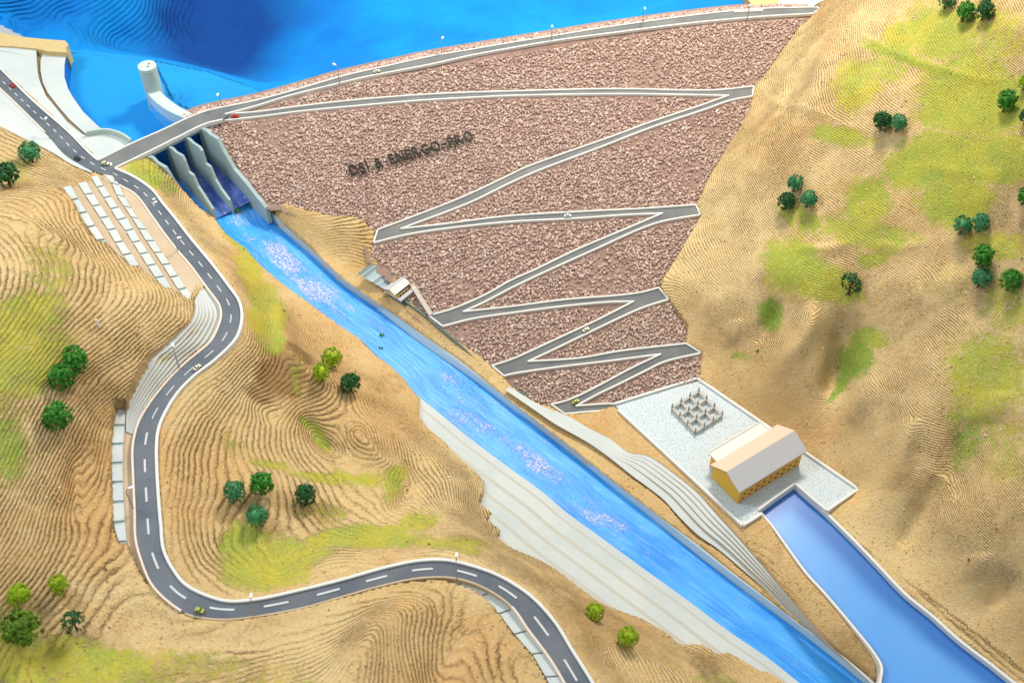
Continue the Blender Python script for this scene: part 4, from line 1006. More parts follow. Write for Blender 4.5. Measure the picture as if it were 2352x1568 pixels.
wa, wb = U(465, 294, 3.95)[:2], U(619, 481, 2.96)[:2]; wdv = (wb - wa) / np.linalg.norm(wb - wa); wnv = np.array([-wdv[1], wdv[0]])
al_ = (RXX - wa[0]) * wdv[0] + (RYY - wa[1]) * wdv[1]; ac_ = (RXX - wa[0]) * wnv[0] + (RYY - wa[1]) * wnv[1]
ok &= ~((al_ < np.linalg.norm(wb - wa)) & (ac_ < .09))
ok &= rng.random(RXX.shape) > .03
px_, py_ = RXX[ok], RYY[ok]; pz_ = zdam(px_, py_) - .06 + rng.uniform(-.012, .016, len(px_))
pos = np.stack([px_, py_, pz_], 1); size = rng.uniform(.028, .046, len(pos))
# second sparse layer, and the rim on the upstream edge
ups_p = []
for q in range(2600):
    f = rng.random() ; i = int(f * (len(cu) - 2)); d_ = rng.uniform(.045, .30); p = cu[i] + (cu[i+1] - cu[i]) * rng.random()
    ups_p.append((p[0] + upn[i, 0] * d_, p[1] + upn[i, 1] * d_, 3.99 - d_ * .25 + rng.uniform(-.02, .03)))
pos = np.vstack([pos, np.array(ups_p)]); size = np.concatenate([size, rng.uniform(.03, .055, len(ups_p))])
V, F = rocks(pos - dorg, None, size)
m = bpy.data.meshes.new('rockfill'); m.from_pydata(V.tolist(), [], F.tolist()); m.update(); m.materials.append(M['rock'])
obj('rockfill', m, None, dam, kind='stuff')
print('rocks', len(pos))

# raised lettering on the dam face
TXT = "DS\u0130 & ENERGO-PRO"
l0 = D(807, 406, .0); l1 = D(1089, 324, .0); dirv = l1 - l0; LTOT = np.linalg.norm(dirv); dirv /= LTOT
nrm = np.cross(dirv, D(840, 330) - D(850, 420)); nrm /= np.linalg.norm(nrm)
if nrm[2] < 0: nrm = -nrm
upv = np.cross(nrm, dirv); 
def text_mesh(ch):
    c = bpy.data.curves.new('t', 'FONT'); c.body = ch; c.size = 1.0; c.extrude = .07; c.offset = 0.016; c.resolution_u = 4
    o = bpy.data.objects.new('t', c); COL.objects.link(o); bpy.context.view_layer.update()
    dg = bpy.context.evaluated_depsgraph_get(); m = bpy.data.meshes.new_from_object(o.evaluated_get(dg))
    bpy.data.objects.remove(o); bpy.data.curves.remove(c); return m
glyphs = []; adv = 0.0
for ch in TXT:
    if ch == ' ': adv += .42; continue
    if ch in '\u0130-':
        q = MB()
        if ch == '-': q.box((.2, .33, 0), .42, .10, .14)
        else: q.box((.06, .34, 0), .11, .68, .14); q.box((.06, .80, 0), .12, .11, .14)
        m = q.mesh('t')
    else: m = text_mesh(ch)
    n = len(m.vertices); co = np.empty(n * 3); m.vertices.foreach_get('co', co); co = co.reshape(-1, 3)
    x0, x1 = co[:, 0].min(), co[:, 0].max()
    glyphs.append((m, co, x0, adv)); adv += (x1 - x0) + .17
adv -= .17
scl = LTOT / adv
letters = empty('raised_lettering', l0 + nrm * .02, 'black raised letters DS\u0130 & ENERGO-PRO fixed on the rock face', 'lettering')
for m, co, x0, a in glyphs:
    hs = scl * 1.26
    P = np.array([dirv * ((c[0] - x0 + a) * scl) + upv * (c[1] * hs) + nrm * (.012 + (c[2] + .07) * scl * .9) for c in co])
    m.vertices.foreach_set('co', P.ravel()); m.update(); m.materials.clear(); m.materials.append(M['letter'])
    obj('letter', m, None, letters)

# ================================================================== spillway
spill = empty('spillway', U(420, 330, 4.0), 'grey concrete spillway with three bays under the bridge', 'spillway')
so = np.array(spill.location)
zf0, zf1 = 3.05, 2.77
def vplane(a, b, tops, bot=None, th=.06, name='pier', mat='pier', zfl=None):
    """vertical slab whose top edge passes through pixels; a, b world points giving the plane"""
    d = (b - a); d[2] = 0; L = np.linalg.norm(d[:2]); d /= L; nn = np.array([-d[1], d[0], 0])
    pts = [hit_plane(p[0], p[1], a, nn) for p in tops]
    pts = [np.array(p) for p in pts]
    prof = []
    for p in pts: prof.append((max((p - a) @ d, -.2), p[2]))
    prof.sort(key=lambda q: q[0])
    xs = [q[0] for q in prof]; top = [q[1] for q in prof]
    mb = MB(); V = []
    for x, z in zip(xs, top):
        f = np.clip(x / L, 0, 1); zb_ = zfl(f) - .3
        for s in (-th/2, th/2):
            q = a + d * x + nn * s; V.append((q[0], q[1], z)); V.append((q[0], q[1], min(zb_, z - .02)))
    F = []
    for i in range(len(xs) - 1):
        o = i * 4; p = o + 4
        F += [(o, o+2, p+2, p), (o, p, p+1, o+1), (o+2, o+3, p+3, p+2), (o+1, p+1, p+3, o+3)]
    F += [(0, 1, 3, 2)]; o = (len(xs) - 1) * 4; F += [(o, o+2, o+3, o+1)]
    mb.add([(v[0]-so[0], v[1]-so[1], v[2]-so[2]) for v in V], F)
    return obj(name, mb.mesh(name, [mat]), None, spill), d, nn, L, xs, top
zfl = lambda f: zf0 * (1 - f) + zf1 * f - .12 * math.sin(math.pi * min(max(f, 0), 1)) * 0
P1 = [(383,338),(387,336),(397,340),(405,349),(420,357),(426,369),(435,394),(445,402),(456,427),(469,447),(490,480),(494,494)]
P2 = [(423,317),(427,315),(436,319),(445,328),(459,337),(465,346),(474,375),(484,382),(496,411),(510,435),(528,459),(533,476)]
PR = [(459,297),(465,294),(477,299),(484,307),(502,318),(514,342),(540,387),(567,418),(589,447),(604,464),(612,476),(618,494)]
PL_ = [(340,358),(352,361),(363,373),(382,384),(393,402),(420,444),(438,470),(462,496)]
r1 = vplane(U(387, 336, 3.9), U(495, 500, 2.80), P1, zfl=zfl)
r2_ = vplane(U(427, 315, 3.9), U(534, 481, 2.80), P2, zfl=zfl)
r3 = vplane(U(465, 294, 3.95), U(619, 481, 2.96), PR, zfl=zfl, name='side_wall', th=.09, mat='pier')
r4 = vplane(U(345, 359, 3.95), U(462, 492, 2.84), PL_, zfl=zfl, name='side_wall', th=.07, mat='pier')
for r in (r1, r2_, r3, r4): print('pier top z', [round(float(z), 2) for z in r[5]])
for q in [(387,387),(417,414),(447,447),(492,501)]: print('base1', q, hit_plane(q[0], q[1], U(387, 336, 3.9), r1[2]))
for q in [(427,369),(462,399),(489,435),(531,483)]: print('base2', q, hit_plane(q[0], q[1], U(427, 315, 3.9), r2_[2]))
for q in [(448,324),(466,351),(492,372),(522,402),(552,439),(570,462)]: print('base3', q, hit_plane(q[0], q[1], U(465, 294, 3.95), r3[2]))
# girder under the deck
mb = MB(); g = resample(CDbs[2:-3], 30) - so
sweep(mb, g, lambda i: [(.10, -.20), (.34, -.20), (.34, -.05), (.10, -.05)])
sweep(mb, g, lambda i: [(-.01, -.10), (.10, -.10), (.10, -.03), (-.01, -.03)])
obj('deck_girder', mb.mesh('deck_girder', ['pier']), None, spill)
# deck slab under the road
mb = MB(); a_ = resample(CUs[3:19], 30) - so; b_ = resample(CDbs[:-2], 30) - so
mb.prism([tuple(p) for p in np.vstack([a_, b_[::-1]]) + [0, 0, -.012]], .12)
obj('deck_slab', mb.mesh('deck_slab', ['pier']), None, spill)
# curved gates between the piers, set back under the deck
ends = [np.array(U(350, 352, 3.75)), np.array(U(390, 331, 3.75)), np.array(U(430, 311, 3.75)), np.array(U(466, 292, 3.75))]
dchute = r1[1]
for i in range(3):
    a = ends[i]; b = ends[i + 1]; mb = MB(); V = []
    n = 9
    for k in range(n):
        t = k / (n - 1); z = 3.98 - t * 1.05; back = -.10 - .10 * math.sin(t * math.pi * .5) 
        for q in (a, b):
            w = q + dchute * (back + .06) ; V.append((w[0] - so[0], w[1] - so[1], z - so[2]))
    mb.add(V, [(2*k, 2*k+1, 2*k+3, 2*k+2) for k in range(n - 1)])
    me = mb.mesh('gate', ['bluewall']); o = obj('gate', me, None, spill)
    sm = o.modifiers.new('th', 'SOLIDIFY'); sm.thickness = .03
# chute water, three bays
cw = MB()
bl = [U(352, 372, zf0), U(424, 452, 2.98), U(478, 512, zf1)]
br = [U(462, 322, zf0), U(522, 402, 2.98), U(574, 463, zf1)]
def flow_mesh(name, A_, B_, n, froth_fn, purple, mat='resin', nu=14):
    A_ = resample(A_, n); B_ = resample(B_, n); L = cumlen((A_ + B_) / 2); V = []; UVs = []; fr = []; pu = []
    for i in range(n):
        for j in range(nu + 1):
            f = j / nu; V.append(A_[i] * (1 - f) + B_[i] * f); UVs.append((L[i], f * np.linalg.norm(A_[i] - B_[i])))
            fr.append(froth_fn(i / (n - 1), f)); pu.append(purple(i / (n - 1), f))
    F = [(i*(nu+1)+j, (i+1)*(nu+1)+j, (i+1)*(nu+1)+j+1, i*(nu+1)+j+1) for i in range(n - 1) for j in range(nu)]
    m = bpy.data.meshes.new(name); m.from_pydata([tuple(v) for v in V], [], F); m.update()
    if m.polygons[0].normal.z < 0: m.flip_normals()
    uvl = m.uv_layers.new(name='flow')
    li = np.empty(len(m.loops), np.int32); m.loops.foreach_get('vertex_index', li)
    uvl.data.foreach_set('uv', np.array(UVs, np.float32)[li].ravel())
    for k, a in (('froth', fr), ('purple', pu)):
        at = m.attributes.new(k, 'FLOAT', 'POINT'); at.data.foreach_set('value', np.array(a, np.float32))
    m.polygons.foreach_set('use_smooth', [True] * len(m.polygons)); m.materials.append(M[mat])
    return obj(name, m, kind='structure')
# extend start under the bridge
ext = r1[1] * -.8
bl = [bl[0] + ext + [0, 0, .2]] + bl; br = [br[0] + ext + [0, 0, .2]] + br
flow_mesh('chute_water', np.array(catmull(bl, 8)), np.array(catmull(br, 8)), 40, lambda u, f: -.05 + .12 * u, lambda u, f: .95 if f > .30 else .25)
def froth(u, f):
    s = 0.0
    for cu_, cf, ru, rf, a in ((.10, .45, .05, .3, .34), (.16, .4, .05, .35, .30), (.22, .6, .05, .2, .12), (.36, .55, .05, .3, .16), (.42, .25, .05, .2, .2), (.50, .4, .05, .25, .22), (.60, .3, .06, .25, .16), (.02, .6, .02, .5, .2), (.70, .5, .06, .3, .02)):
        s = max(s, a * math.exp(-((u - cu_) / ru) ** 2 - ((f - cf) / rf) ** 2))
    return s + .0
flow_mesh('channel_water', WLw, WRw, 260, froth, lambda u, f: 0.0, nu=20)
# right channel wall
wallp = obj('channel_wall', None)
COL.objects.unlink(wallp); bpy.data.objects.remove(wallp)
mb = MB(); n = 160; a = resample(WRw, n); b = resample(WRTw, n)
# inner face from water edge up to wall top, top strip, outer face
bt = b.copy(); at_ = a.copy()
inner_top = np.c_[a[:, :2] * .35 + b[:, :2] * .65, b[:, 2]]
mb.add(np.vstack([a - [0, 0, .05], inner_top]), [(i, i + 1, n + i + 1, n + i) for i in range(n - 1)], 0)
mb.add(np.vstack([inner_top, b]), [(i, i + 1, n + i + 1, n + i) for i in range(n - 1)], 1)
mb.add(np.vstack([b, b - [0, 0, .5]]), [(i, i + 1, n + i + 1, n + i) for i in range(n - 1)], 1)
o = obj('channel_wall', mb.mesh('channel_wall', ['bluecard', 'conc'])); o['label'] = 'long pale blue retaining wall along the right edge of the spillway channel'; o['category'] = 'wall'

# ================================================================== plaza and tailrace
mb = MB(); mb.prism([tuple(p) for p in PLw], .25)
obj('plaza_ground', mb.mesh('plaza_ground', ['gravel']), kind='structure')
mb = MB()
pz = np.array([0, 0, 0])
kerb(mb, np.array([U(1420, 943, ZP), U(1560, 1073, ZP), U(1705, 1208, ZP), ]), .06, .055, .2)
kerb(mb, np.array([U(1705, 1208, ZP), U(1727, 1195, ZP), U(1748, 1181, ZP)]), .06, .055, .2)
kerb(mb, np.array([PLw[0], (PLw[0] + PLw[1]) / 2, PLw[1]]), .06, .055, .2); kerb(mb, np.array([PLw[1], (PLw[1] + PLw[2]) / 2, PLw[2]]), .065, .055, .2)
kerb(mb, np.array([PLw[2], (PLw[2] + PLw[3]) / 2, PLw[3]]), .06, .055, .2); 
o = obj('plaza_parapet', mb.mesh('plaza_parapet', ['kerb'])); o['label'] = 'low white parapet round the grey gravel yard'; o['category'] = 'parapet'
mb = MB(); A_ = TRLw.copy(); B_ = TRRw.copy(); A_[:, 2] = ZT; B_[:, 2] = ZT
na = 220; A_ = resample(A_, na); B_ = resample(B_, na); nu_ = 30; V = []; ed = []
for i in range(na):
    wd_ = np.linalg.norm(A_[i] - B_[i]); up_ = i / na * 11.0
    for j in range(nu_ + 1):
        f = j / nu_; V.append(tuple(A_[i] * (1 - f) + B_[i] * f))
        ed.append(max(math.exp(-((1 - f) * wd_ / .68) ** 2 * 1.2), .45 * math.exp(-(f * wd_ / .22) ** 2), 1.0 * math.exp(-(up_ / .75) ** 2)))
mb.add(V, [(i*(nu_+1)+j, (i+1)*(nu_+1)+j, (i+1)*(nu_+1)+j+1, i*(nu_+1)+j+1) for i in range(na-1) for j in range(nu_)])
m_ = mb.mesh('tailrace_water', ['acrylic'])
if m_.polygons[0].normal.z < 0: m_.flip_normals()
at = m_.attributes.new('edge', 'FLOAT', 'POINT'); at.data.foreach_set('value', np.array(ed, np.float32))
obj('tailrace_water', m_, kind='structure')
mb = MB()
kerb(mb, np.vstack([TRRw]) , .062, .035, .3); kerb(mb, TRLw, .05, .035, .3)
nt = np.array([U(1741, 1172, ZP - .02), U(1783, 1141, ZP - .02), U(1826, 1111, ZP - .02)]); kerb(mb, nt, .055, .05, .4)
nt = np.array([U(1826, 1111, ZP - .02), U(1862, 1143, ZP - .02), U(1899, 1174, ZP - .02)]); kerb(mb, nt, .055, .05, .4)
o = obj('tailrace_wall', mb.mesh('tailrace_wall', ['kerb'])); o['label'] = 'thin white wall edging the flat blue tailrace pool'; o['category'] = 'wall'

# ---- powerhouse
A0 = U(1693.5, 1156, ZP + .01); B0 = U(1835, 1068, ZP + .01); C0 = U(1630, 1097, ZP + .01)
ld = B0 - A0; LB = np.linalg.norm(ld); ld /= LB; wd = C0 - A0; wd -= ld * (wd @ ld); WB = np.linalg.norm(wd); wd /= WB
zv = np.array([0, 0, 1.])
ridL = hit_plane(1669, 1083, A0 - ld * .06, ld); eavF = hit_plane(1698, 1131, A0 - ld * .06, ld); eavB = hit_plane(1631, 1067, A0 - ld * .06, ld)
rw, rz = (ridL - A0) @ wd, ridL[2] - A0[2]; fw_, fz = (eavF - A0) @ wd, eavF[2] - A0[2]; bw_, bz = (eavB - A0) @ wd, eavB[2] - A0[2]
print('powerhouse', LB, WB, 'ridge', rw, rz, 'front eave', fw_, fz, 'back', bw_, bz)
ph = empty('powerhouse', A0, 'ochre powerhouse with pale pitched roof on the gravel yard', 'building')
def loc(l, w, z): return tuple(ld * l + wd * w + zv * z)
def wallz(w):  # underside of roof at w
    return (fz + (rz - fz) * (w - fw_) / (rw - fw_) if w < rw else rz + (bz - rz) * (w - rw) / (bw_ - rw)) - .015
mb = MB(); prof = [(0, 0), (0, wallz(0)), (rw, rz - .015), (WB, wallz(WB)), (WB, 0)]
n = 5; V = [loc(0, w, z) for w, z in prof] + [loc(LB, w, z) for w, z in prof]
mb.add(V, [(0, 1, 2, 3, 4), (9, 8, 7, 6, 5)], 0); mb.add(V, [(0, 5, 6, 1)], 1); mb.add(V, [(4, 3, 8, 9)], 1)
obj('wall', mb.mesh('wall', ['ochre', 'ochre2']), None, ph)
def roofslab(parent, w0, z0, w1, z1, l0_, l1_, mat, loc_=None, th=.018, name='roof'):
    loc_ = loc_ or loc
    mb = MB(); mb.prism([loc_(l0_, w0, z0), loc_(l1_, w0, z0), loc_(l1_, w1, z1), loc_(l0_, w1, z1)], th)
    return obj(name, mb.mesh(name, [mat]), None, parent)
roofslab(ph, fw_, fz, rw, rz, -.06, LB + .10, 'roof'); roofslab(ph, rw, rz + .002, bw_, bz, -.06, LB + .10, 'pink')
# annex with flat cream roof
anL = hit_plane(1627, 1040, A0 - ld * .02, ld); aw_ = (anL - A0) @ wd; az = anL[2] - A0[2]
az = min(az, .62) if az > 0 else .5
# depth so that roof corner lands on the pixel
def annex_w(z):
    p = U(1627, 1040, A0[2] + z); return (p - A0) @ wd, (p - A0) @ ld
aw_, al = annex_w(.42); ar = (U(1746, 968, A0[2] + .42) - A0) @ ld
print('annex', aw_, al, ar)
mb = MB(); 
V = [loc(al + .05, WB - .05, 0), loc(al + .05, aw_ - .05, 0), loc(ar - .05, aw_ - .05, 0), loc(ar - .05, WB - .05, 0)]
V2 = [tuple(np.array(v) + zv * .40) for v in V]
mb.add(V + V2, [(0, 1, 5, 4), (1, 2, 6, 5), (2, 3, 7, 6), (3, 0, 4, 7)])
obj('annex_wall', mb.mesh('annex_wall', ['ochre']), None, ph)
mb = MB(); mb.prism([loc(al, WB - .1, .43), loc(ar, WB - .1, .43), loc(ar, aw_, .43), loc(al, aw_, .43)], .03)
for p, q in (((al, aw_), (ar, aw_)), ((al, aw_), (al, WB - .1)), ((ar, aw_), (ar, WB - .1))):
    mb.bar(loc(*p, .44), loc(*q, .44), .02, .025)
obj('annex_roof', mb.mesh('annex_roof', ['cream']), None, ph)
for row, (z, ww, hh) in enumerate(((.10, .055, .042), (.235, .055, .045))):
    for k in range(9):
        l = LB * (.075 + .105 * k) + (.03 if row else 0)
        mb = MB(); mb.box(loc(l, 0, z), ww, .012, hh, (ld, wd, zv))
        obj('window', mb.mesh('window', ['hole']), None, ph)

# ---- switchyard frame
yc = [U(1543, 941, ZP), U(1596, 996, ZP), U(1657, 957, ZP)]
q0 = yc[1]; ea = (yc[0] - yc[1]) / 3; eb = (yc[2] - yc[1]) / 3
sy = empty('switchyard_frame', q0, 'grey lattice switchyard grid of nine square cells on the yard', 'switchyard')
ng = lambda i, j: ea * i + eb * j
HT = .10
for i in range(4):
    for j in range(4):
        p = ng(i, j); mb = MB()
        mb.tube([p + zv * 0.0, p + zv * HT, p + zv * (HT + .06), p + zv * (HT + .15)], [.022, .022, .018, .004], 6)
        obj('post', mb.mesh('post', ['steel']), None, sy)
def truss(p, q, w=.055, h=.07):
    mb = MB(); d = (q - p); L = np.linalg.norm(d); d /= L; s = np.array([-d[1], d[0], 0])
    c = [s * w/2, -s * w/2]
    for sd in c:
        for z in (HT - h, HT):
            mb.bar(p + sd + zv * z, q + sd + zv * z, .009, .009)
    nseg = 6
    for k in range(nseg):
        a = p + d * L * k / nseg; b = p + d * L * (k + 1) / nseg
        x, y = (c[0], c[1]) if k % 2 else (c[1], c[0])
        mb.bar(a + x + zv * HT, b + y + zv * HT, .012, .006); 
        mb.bar(a + x + zv * HT, a + y + zv * HT, .012, .006)
        for sd in c:
            mb.bar(a + sd + zv * (HT if k % 2 else HT - h), b + sd + zv * (HT - h if k % 2 else HT), .006, .010)
    return mb.mesh('beam', ['beige'])
for i in range(4):
    for j in range(3):
        obj('beam', truss(ng(i, j), ng(i, j + 1)), None, sy); obj('beam', truss(ng(j, i), ng(j + 1, i)), None, sy)
mb = MB()
for i in range(4):
    mb.bar(ng(i, 0) + zv * .006, ng(i, 3) + zv * .006, .02, .012); mb.bar(ng(0, i) + zv * .007, ng(3, i) + zv * .007, .02, .012)
obj('base_rail', mb.mesh('base_rail', ['steel']), None, sy)

# ---- valve house over the outlet
vz = float(D(935, 690)[2]) + .10
vA = U(915, 685, vz); vB = U(945, 661, vz); vC = U(887, 671, vz)
vl = vB - vA; VL = np.linalg.norm(vl); vl /= VL; vw = np.array([-vl[1], vl[0], 0]); VW = max((vC - vA) @ vw, .2)
vloc = lambda l, w, z: tuple(vl * l + vw * w + zv * z)
pr = hit_plane(897, 664, vA, vl); pf = hit_plane(909, 676, vA, vl); pb = hit_plane(883, 662, vA, vl)
vr = ((pr - vA) @ vw, pr[2] - vA[2]); vf = ((pf - vA) @ vw, pf[2] - vA[2]); vb = ((pb - vA) @ vw, pb[2] - vA[2])
print('valve house', vz, VL, VW, vr, vf, vb)
vh = empty('valve_house', vA, 'small ochre valve house with white gable roof beside the dam toe', 'building')
VW = (vb[0] - .04); 
mb = MB(); prof = [(0, 0), (0, vf[1] - .005), (vr[0], vr[1] - .012), (VW, vb[1] - .01), (VW, 0)]
V = [vloc(0, w, z) for w, z in prof] + [vloc(VL, w, z) for w, z in prof]
mb.add(V, [(0, 1, 2, 3, 4), (9, 8, 7, 6, 5), (0, 5, 6, 1), (4, 3, 8, 9)])
obj('wall', mb.mesh('wall', ['ochre']), None, vh)
roofslab(vh, vf[0], vf[1], vr[0], vr[1], -.03, VL + .04, 'cream', vloc, .014); roofslab(vh, vr[0], vr[1] + .002, vb[0], vb[1], -.03, VL + .04, 'roof', vloc, .014)
for k in range(4):
    mb = MB(); mb.box(vloc(VL * (.16 + .23 * k), 0, vf[1] * .52), .052, .012, .05, (vl, vw, zv))
    obj('window', mb.mesh('window', ['hole']), None, vh)
mb = MB(); mb.prism([vloc(-.02, -.10, 0), vloc(VL + .1, -.10, 0), vloc(VL + .1, VW + .03, 0), vloc(-.02, VW + .03, 0)], .05)
obj('platform', mb.mesh('platform', ['roof']), None, vh)
mb = MB(); mb.prism([vloc(.04, -.04, -.05), vloc(VL, -.04, -.05), vloc(VL, VW, -.05), vloc(.04, VW, -.05)], .6)
obj('plinth', mb.mesh('plinth', ['drain']), None, vh)
# stairs
st0 = D(950, 659, .05); st1 = D(990, 722, .05)
stair = empty('outdoor_stair', st0, 'narrow cream stair descending the rocks from the valve house to the zigzag road', 'stair')
mb = MB(); dd = st1 - st0; hd = dd * [1, 1, 0]; hd /= np.linalg.norm(hd); sdv = np.array([-hd[1], hd[0], 0])
for k in range(26):
    p = dd * (k + .5) / 26; mb.box(p, .018, .085, .012, (hd, sdv, zv))
obj('tread', mb.mesh('tread', ['cream']), None, stair)
for s in (-.05, .05):
    mb = MB(); mb.bar(sdv * s - zv * .006, dd + sdv * s - zv * .006, .012, .03); obj('stringer', mb.mesh('stringer', ['roof']), None, stair)
# stepped concrete portal behind the valve house
mb = MB()
for k in range(5):
    a0, a1 = U(*pl0[k], zs_[k]), U(*pl1[k], zs_[k]); b0, b1 = U(*pl0[k+1], zs_[k+1]), U(*pl1[k+1], zs_[k+1])
    nseg = 4
    for q in range(nseg):
        f0, f1 = q / nseg, (q + 1) / nseg
        def pt(f, e): 
            g_ = f; x = (a0 * (1 - g_) + b0 * g_) if e == 0 else (a1 * (1 - g_) + b1 * g_); x = x.copy(); x[2] = a0[2] + (b0[2] - a0[2]) * (f ** 2.2); return x
        mb.add([pt(f0, 0), pt(f0, 1), pt(f1, 1), pt(f1, 0)], [(0, 1, 2, 3)])
o = obj('outlet_portal', mb.mesh('outlet_portal', ['pier'])); o['label'] = 'curved grey green concrete portal stepping up behind the small valve house'; o['category'] = 'portal'
# drain wall below the valve house
DW = [(925,690),(963,718),(1000,748),(1050,790),(1088,822),(1126,855),(1176,893),(1215,918)]
mb = MB(); P = np.array(catmull([D(p[0], p[1], -.05) for p in DW], 4))
sweep(mb, P, lambda i: [(-.10, -.3), (.02, -.3), (.05, .05), (-.02, .05)])
o = obj('drain_wall', mb.mesh('drain_wall', ['drain'])); o['label'] = 'dark green grey gutter wall along the left toe of the dam'; o['category'] = 'wall'

# ================================================================== approach channel structures
ZA = 4.03
def thickpoly(name, P, z, th, mats, label=None, cat=None, kind=None):
    mb = MB(); pts = [tuple(U(p[0], p[1], z)) for p in P]; n = len(pts)
    ar_ = sum(pts[i][0]*pts[(i+1) % n][1] - pts[(i+1) % n][0]*pts[i][1] for i in range(n))
    if ar_ < 0: pts = pts[::-1]
    bot = [(p[0], p[1], p[2] - th) for p in pts]
    mb.add(pts, [tuple(range(n))], 0); mb.add(pts + bot, [(i, i + n, (i + 1) % n + n, (i + 1) % n) for i in range(n)], 1)
    return obj(name, mb.mesh(name, mats), label=label, cat=cat, kind=kind)
thickpoly('concrete_apron', PLA, ZA - .05, .4, ['conc', 'trench'], kind='structure')
thickpoly('concrete_apron', STB, 3.90, .7, ['conc', 'bluewall'], kind='structure')
thickpoly('trench_floor', [(76,100),(120,108),(122,215),(175,275),(215,318),(165,312),(125,272),(76,190)], 3.865, .1, ['trench', 'trench'], kind='structure')
o = thickpoly('foam_edge', [(-80,66),(0,75),(50,85),(100,90),(150,94),(157,103),(151,110),(154,121),(108,118),(83,112),(34,107),(-90,101)], 4.03, .5, ['edge', 'edge'], 'rough sandy foam edge strip bordering the concrete apron by the blue reservoir', 'edge strip')
thickpoly('abutment_slab', [(1792,0),(1785,16),(1876,17),(1886,25),(1925,4),(1960,-25),(1800,-40)], 3.92, .3, ['bluecard', 'bluecard'], kind='structure')
thickpoly('shore_ground', [(1718,0),(1733,18),(1784,17),(1793,-2),(1800,-60),(1690,-60)], 3.90, .3, ['edge', 'edge'], kind='structure')
# low curved parapet
mb = MB(); P = np.array(catmull([U(p[0], p[1], 3.98) for p in [(200,313),(215,310),(245,307),(270,312),(290,321),(303,331)]], 6)); kerb(mb, P, .06, .14, .6)
o = obj('curved_parapet', mb.mesh('curved_parapet', ['tower'])); o['label'] = 'low curved concrete parapet at the corner of bridge and approach pool'; o['category'] = 'parapet'
# guide wall
gl = [(326,187),(329,196),(335,209),(355,232),(387,255),(425,272)]; gr = [(354,190),(357,197),(365,207),(385,226),(408,243),(443,262)]
ZG = 3.98
gw = empty('guide_wall', U(380, 235, 3.3), 'curved pale grey wall leading from the round tower to the bridge', 'wall')
gwo = np.array(gw.location)
a = np.array(catmull([U(*p, ZG) for p in gl], 6)) - gwo; b = np.array(catmull([U(*p, ZG) for p in gr], 6)) - gwo; n = len(a)
mb = MB(); q4 = [(i, i + 1, n + i + 1, n + i) for i in range(n - 1)]
mb.add(np.vstack([a, b]), q4, 0); mb.add(np.vstack([a, a - [0, 0, .30]]), q4, 1); mb.add(np.vstack([b, b - [0, 0, .9]]), q4, 1)
mb.add([a[0], b[0], b[0] - [0, 0, .9], a[0] - [0, 0, .9]], [(0, 1, 2, 3)], 1); mb.add([a[-1], b[-1], b[-1] - [0, 0, .9], a[-1] - [0, 0, .9]], [(0, 1, 2, 3)], 1)
obj('wall_body', mb.mesh('wall_body', ['cap', 'bluecard']), None, gw)
mb = MB(); mb.add(np.vstack([a - [0, 0, .30], a - [0, 0, .9]]), q4)
obj('waterline_band', mb.mesh('waterline_band', ['waterline']), None, gw)
# tower
ztop = 4.62; tc = U(337.5, 151, ztop); rad = np.linalg.norm((U(358, 151, ztop) - U(317.5, 151, ztop)))/2
tw = empty('intake_tower', (tc[0], tc[1], 3.2), 'round pale grey intake tower standing in the blue pool', 'tower')
mb = MB(); mb.tube([(0, 0, 0), (0, 0, ztop - 3.2 - .08)], rad, 40); mb.tube([(0, 0, 0), (0, 0, .62)], [rad * 1.02, rad * 1.02], 40)
obj('shaft', mb.mesh('shaft', ['tower'], smooth=False), None, tw)
mb = MB(); mb.tube([(0, 0, ztop - 3.2 - .08), (0, 0, ztop - 3.2)], rad * 1.03, 40); cpb = obj('cap', mb.mesh('cap', ['cap']), None, tw)
for dy in (-.04, .07):
    mb = MB(); mb.box((.03, dy, ztop - 3.2 + .003), .04, .04, .008); obj('hatch', mb.mesh('hatch', ['hole']), None, cpb)
mb = MB()
ga = np.array(a[0]) + gwo; gb = np.array(b[0]) + gwo

# ================================================================== trees
def leaf_blob(n_clump, per, rx, rz, size, clump_r, seed, fluffy=False):
    r = np.random.default_rng(seed); V = []; F = []
    lumps = r.normal(size=(7, 3)); lumps /= np.linalg.norm(lumps, axis=1, keepdims=True)
    for c in range(n_clump):
        d = r.normal(size=3); d /= np.linalg.norm(d)
        if d[2] < -.65: d[2] *= -.5; d /= np.linalg.norm(d)
        bulge = .80 + .30 * np.max(lumps @ d) ** 3
        rr = (r.uniform(.60, 1.0) if not fluffy else r.uniform(.74, 1.0)) * bulge
        cpos = d * [rx, rx, rz] * (rr ** .6)
        for k in range(per):
            q = r.normal(size=3); q /= np.linalg.norm(q); p = cpos + q * clump_r * r.uniform(.3, 1)
            nn = d * .9 + q * .7 + r.normal(size=3) * .35; nn /= np.linalg.norm(nn)
            t = np.cross(nn, r.normal(size=3)); t /= np.linalg.norm(t); b_ = np.cross(nn, t)
            s = size * r.uniform(.6, 1.25); w = s * (.28 if fluffy else .62)
            o = len(V); V += [p - t * s, p + b_ * w + nn * s * .2, p + t * s, p - b_ * w + nn * s * .1]; F.append((o, o+1, o+2, o+3))
    return np.array(V), F
CRM = {}
def crown_mesh(kind, mat, seed, sparse=False):
    key = (kind, mat, seed, sparse)
    if key in CRM: return CRM[key]
    if kind == 'leafy': V, F = leaf_blob(130 if not sparse else 60, 15, .88, 1.0, .085, .15, seed)
    else: V, F = leaf_blob(120, 16, .92, 1.0, .11, .12, seed, True)
    m = bpy.data.meshes.new('crown'); m.from_pydata(V.tolist(), [], F); m.update(); m.materials.append(M[mat]); CRM[key] = m; return m
TRM = {}
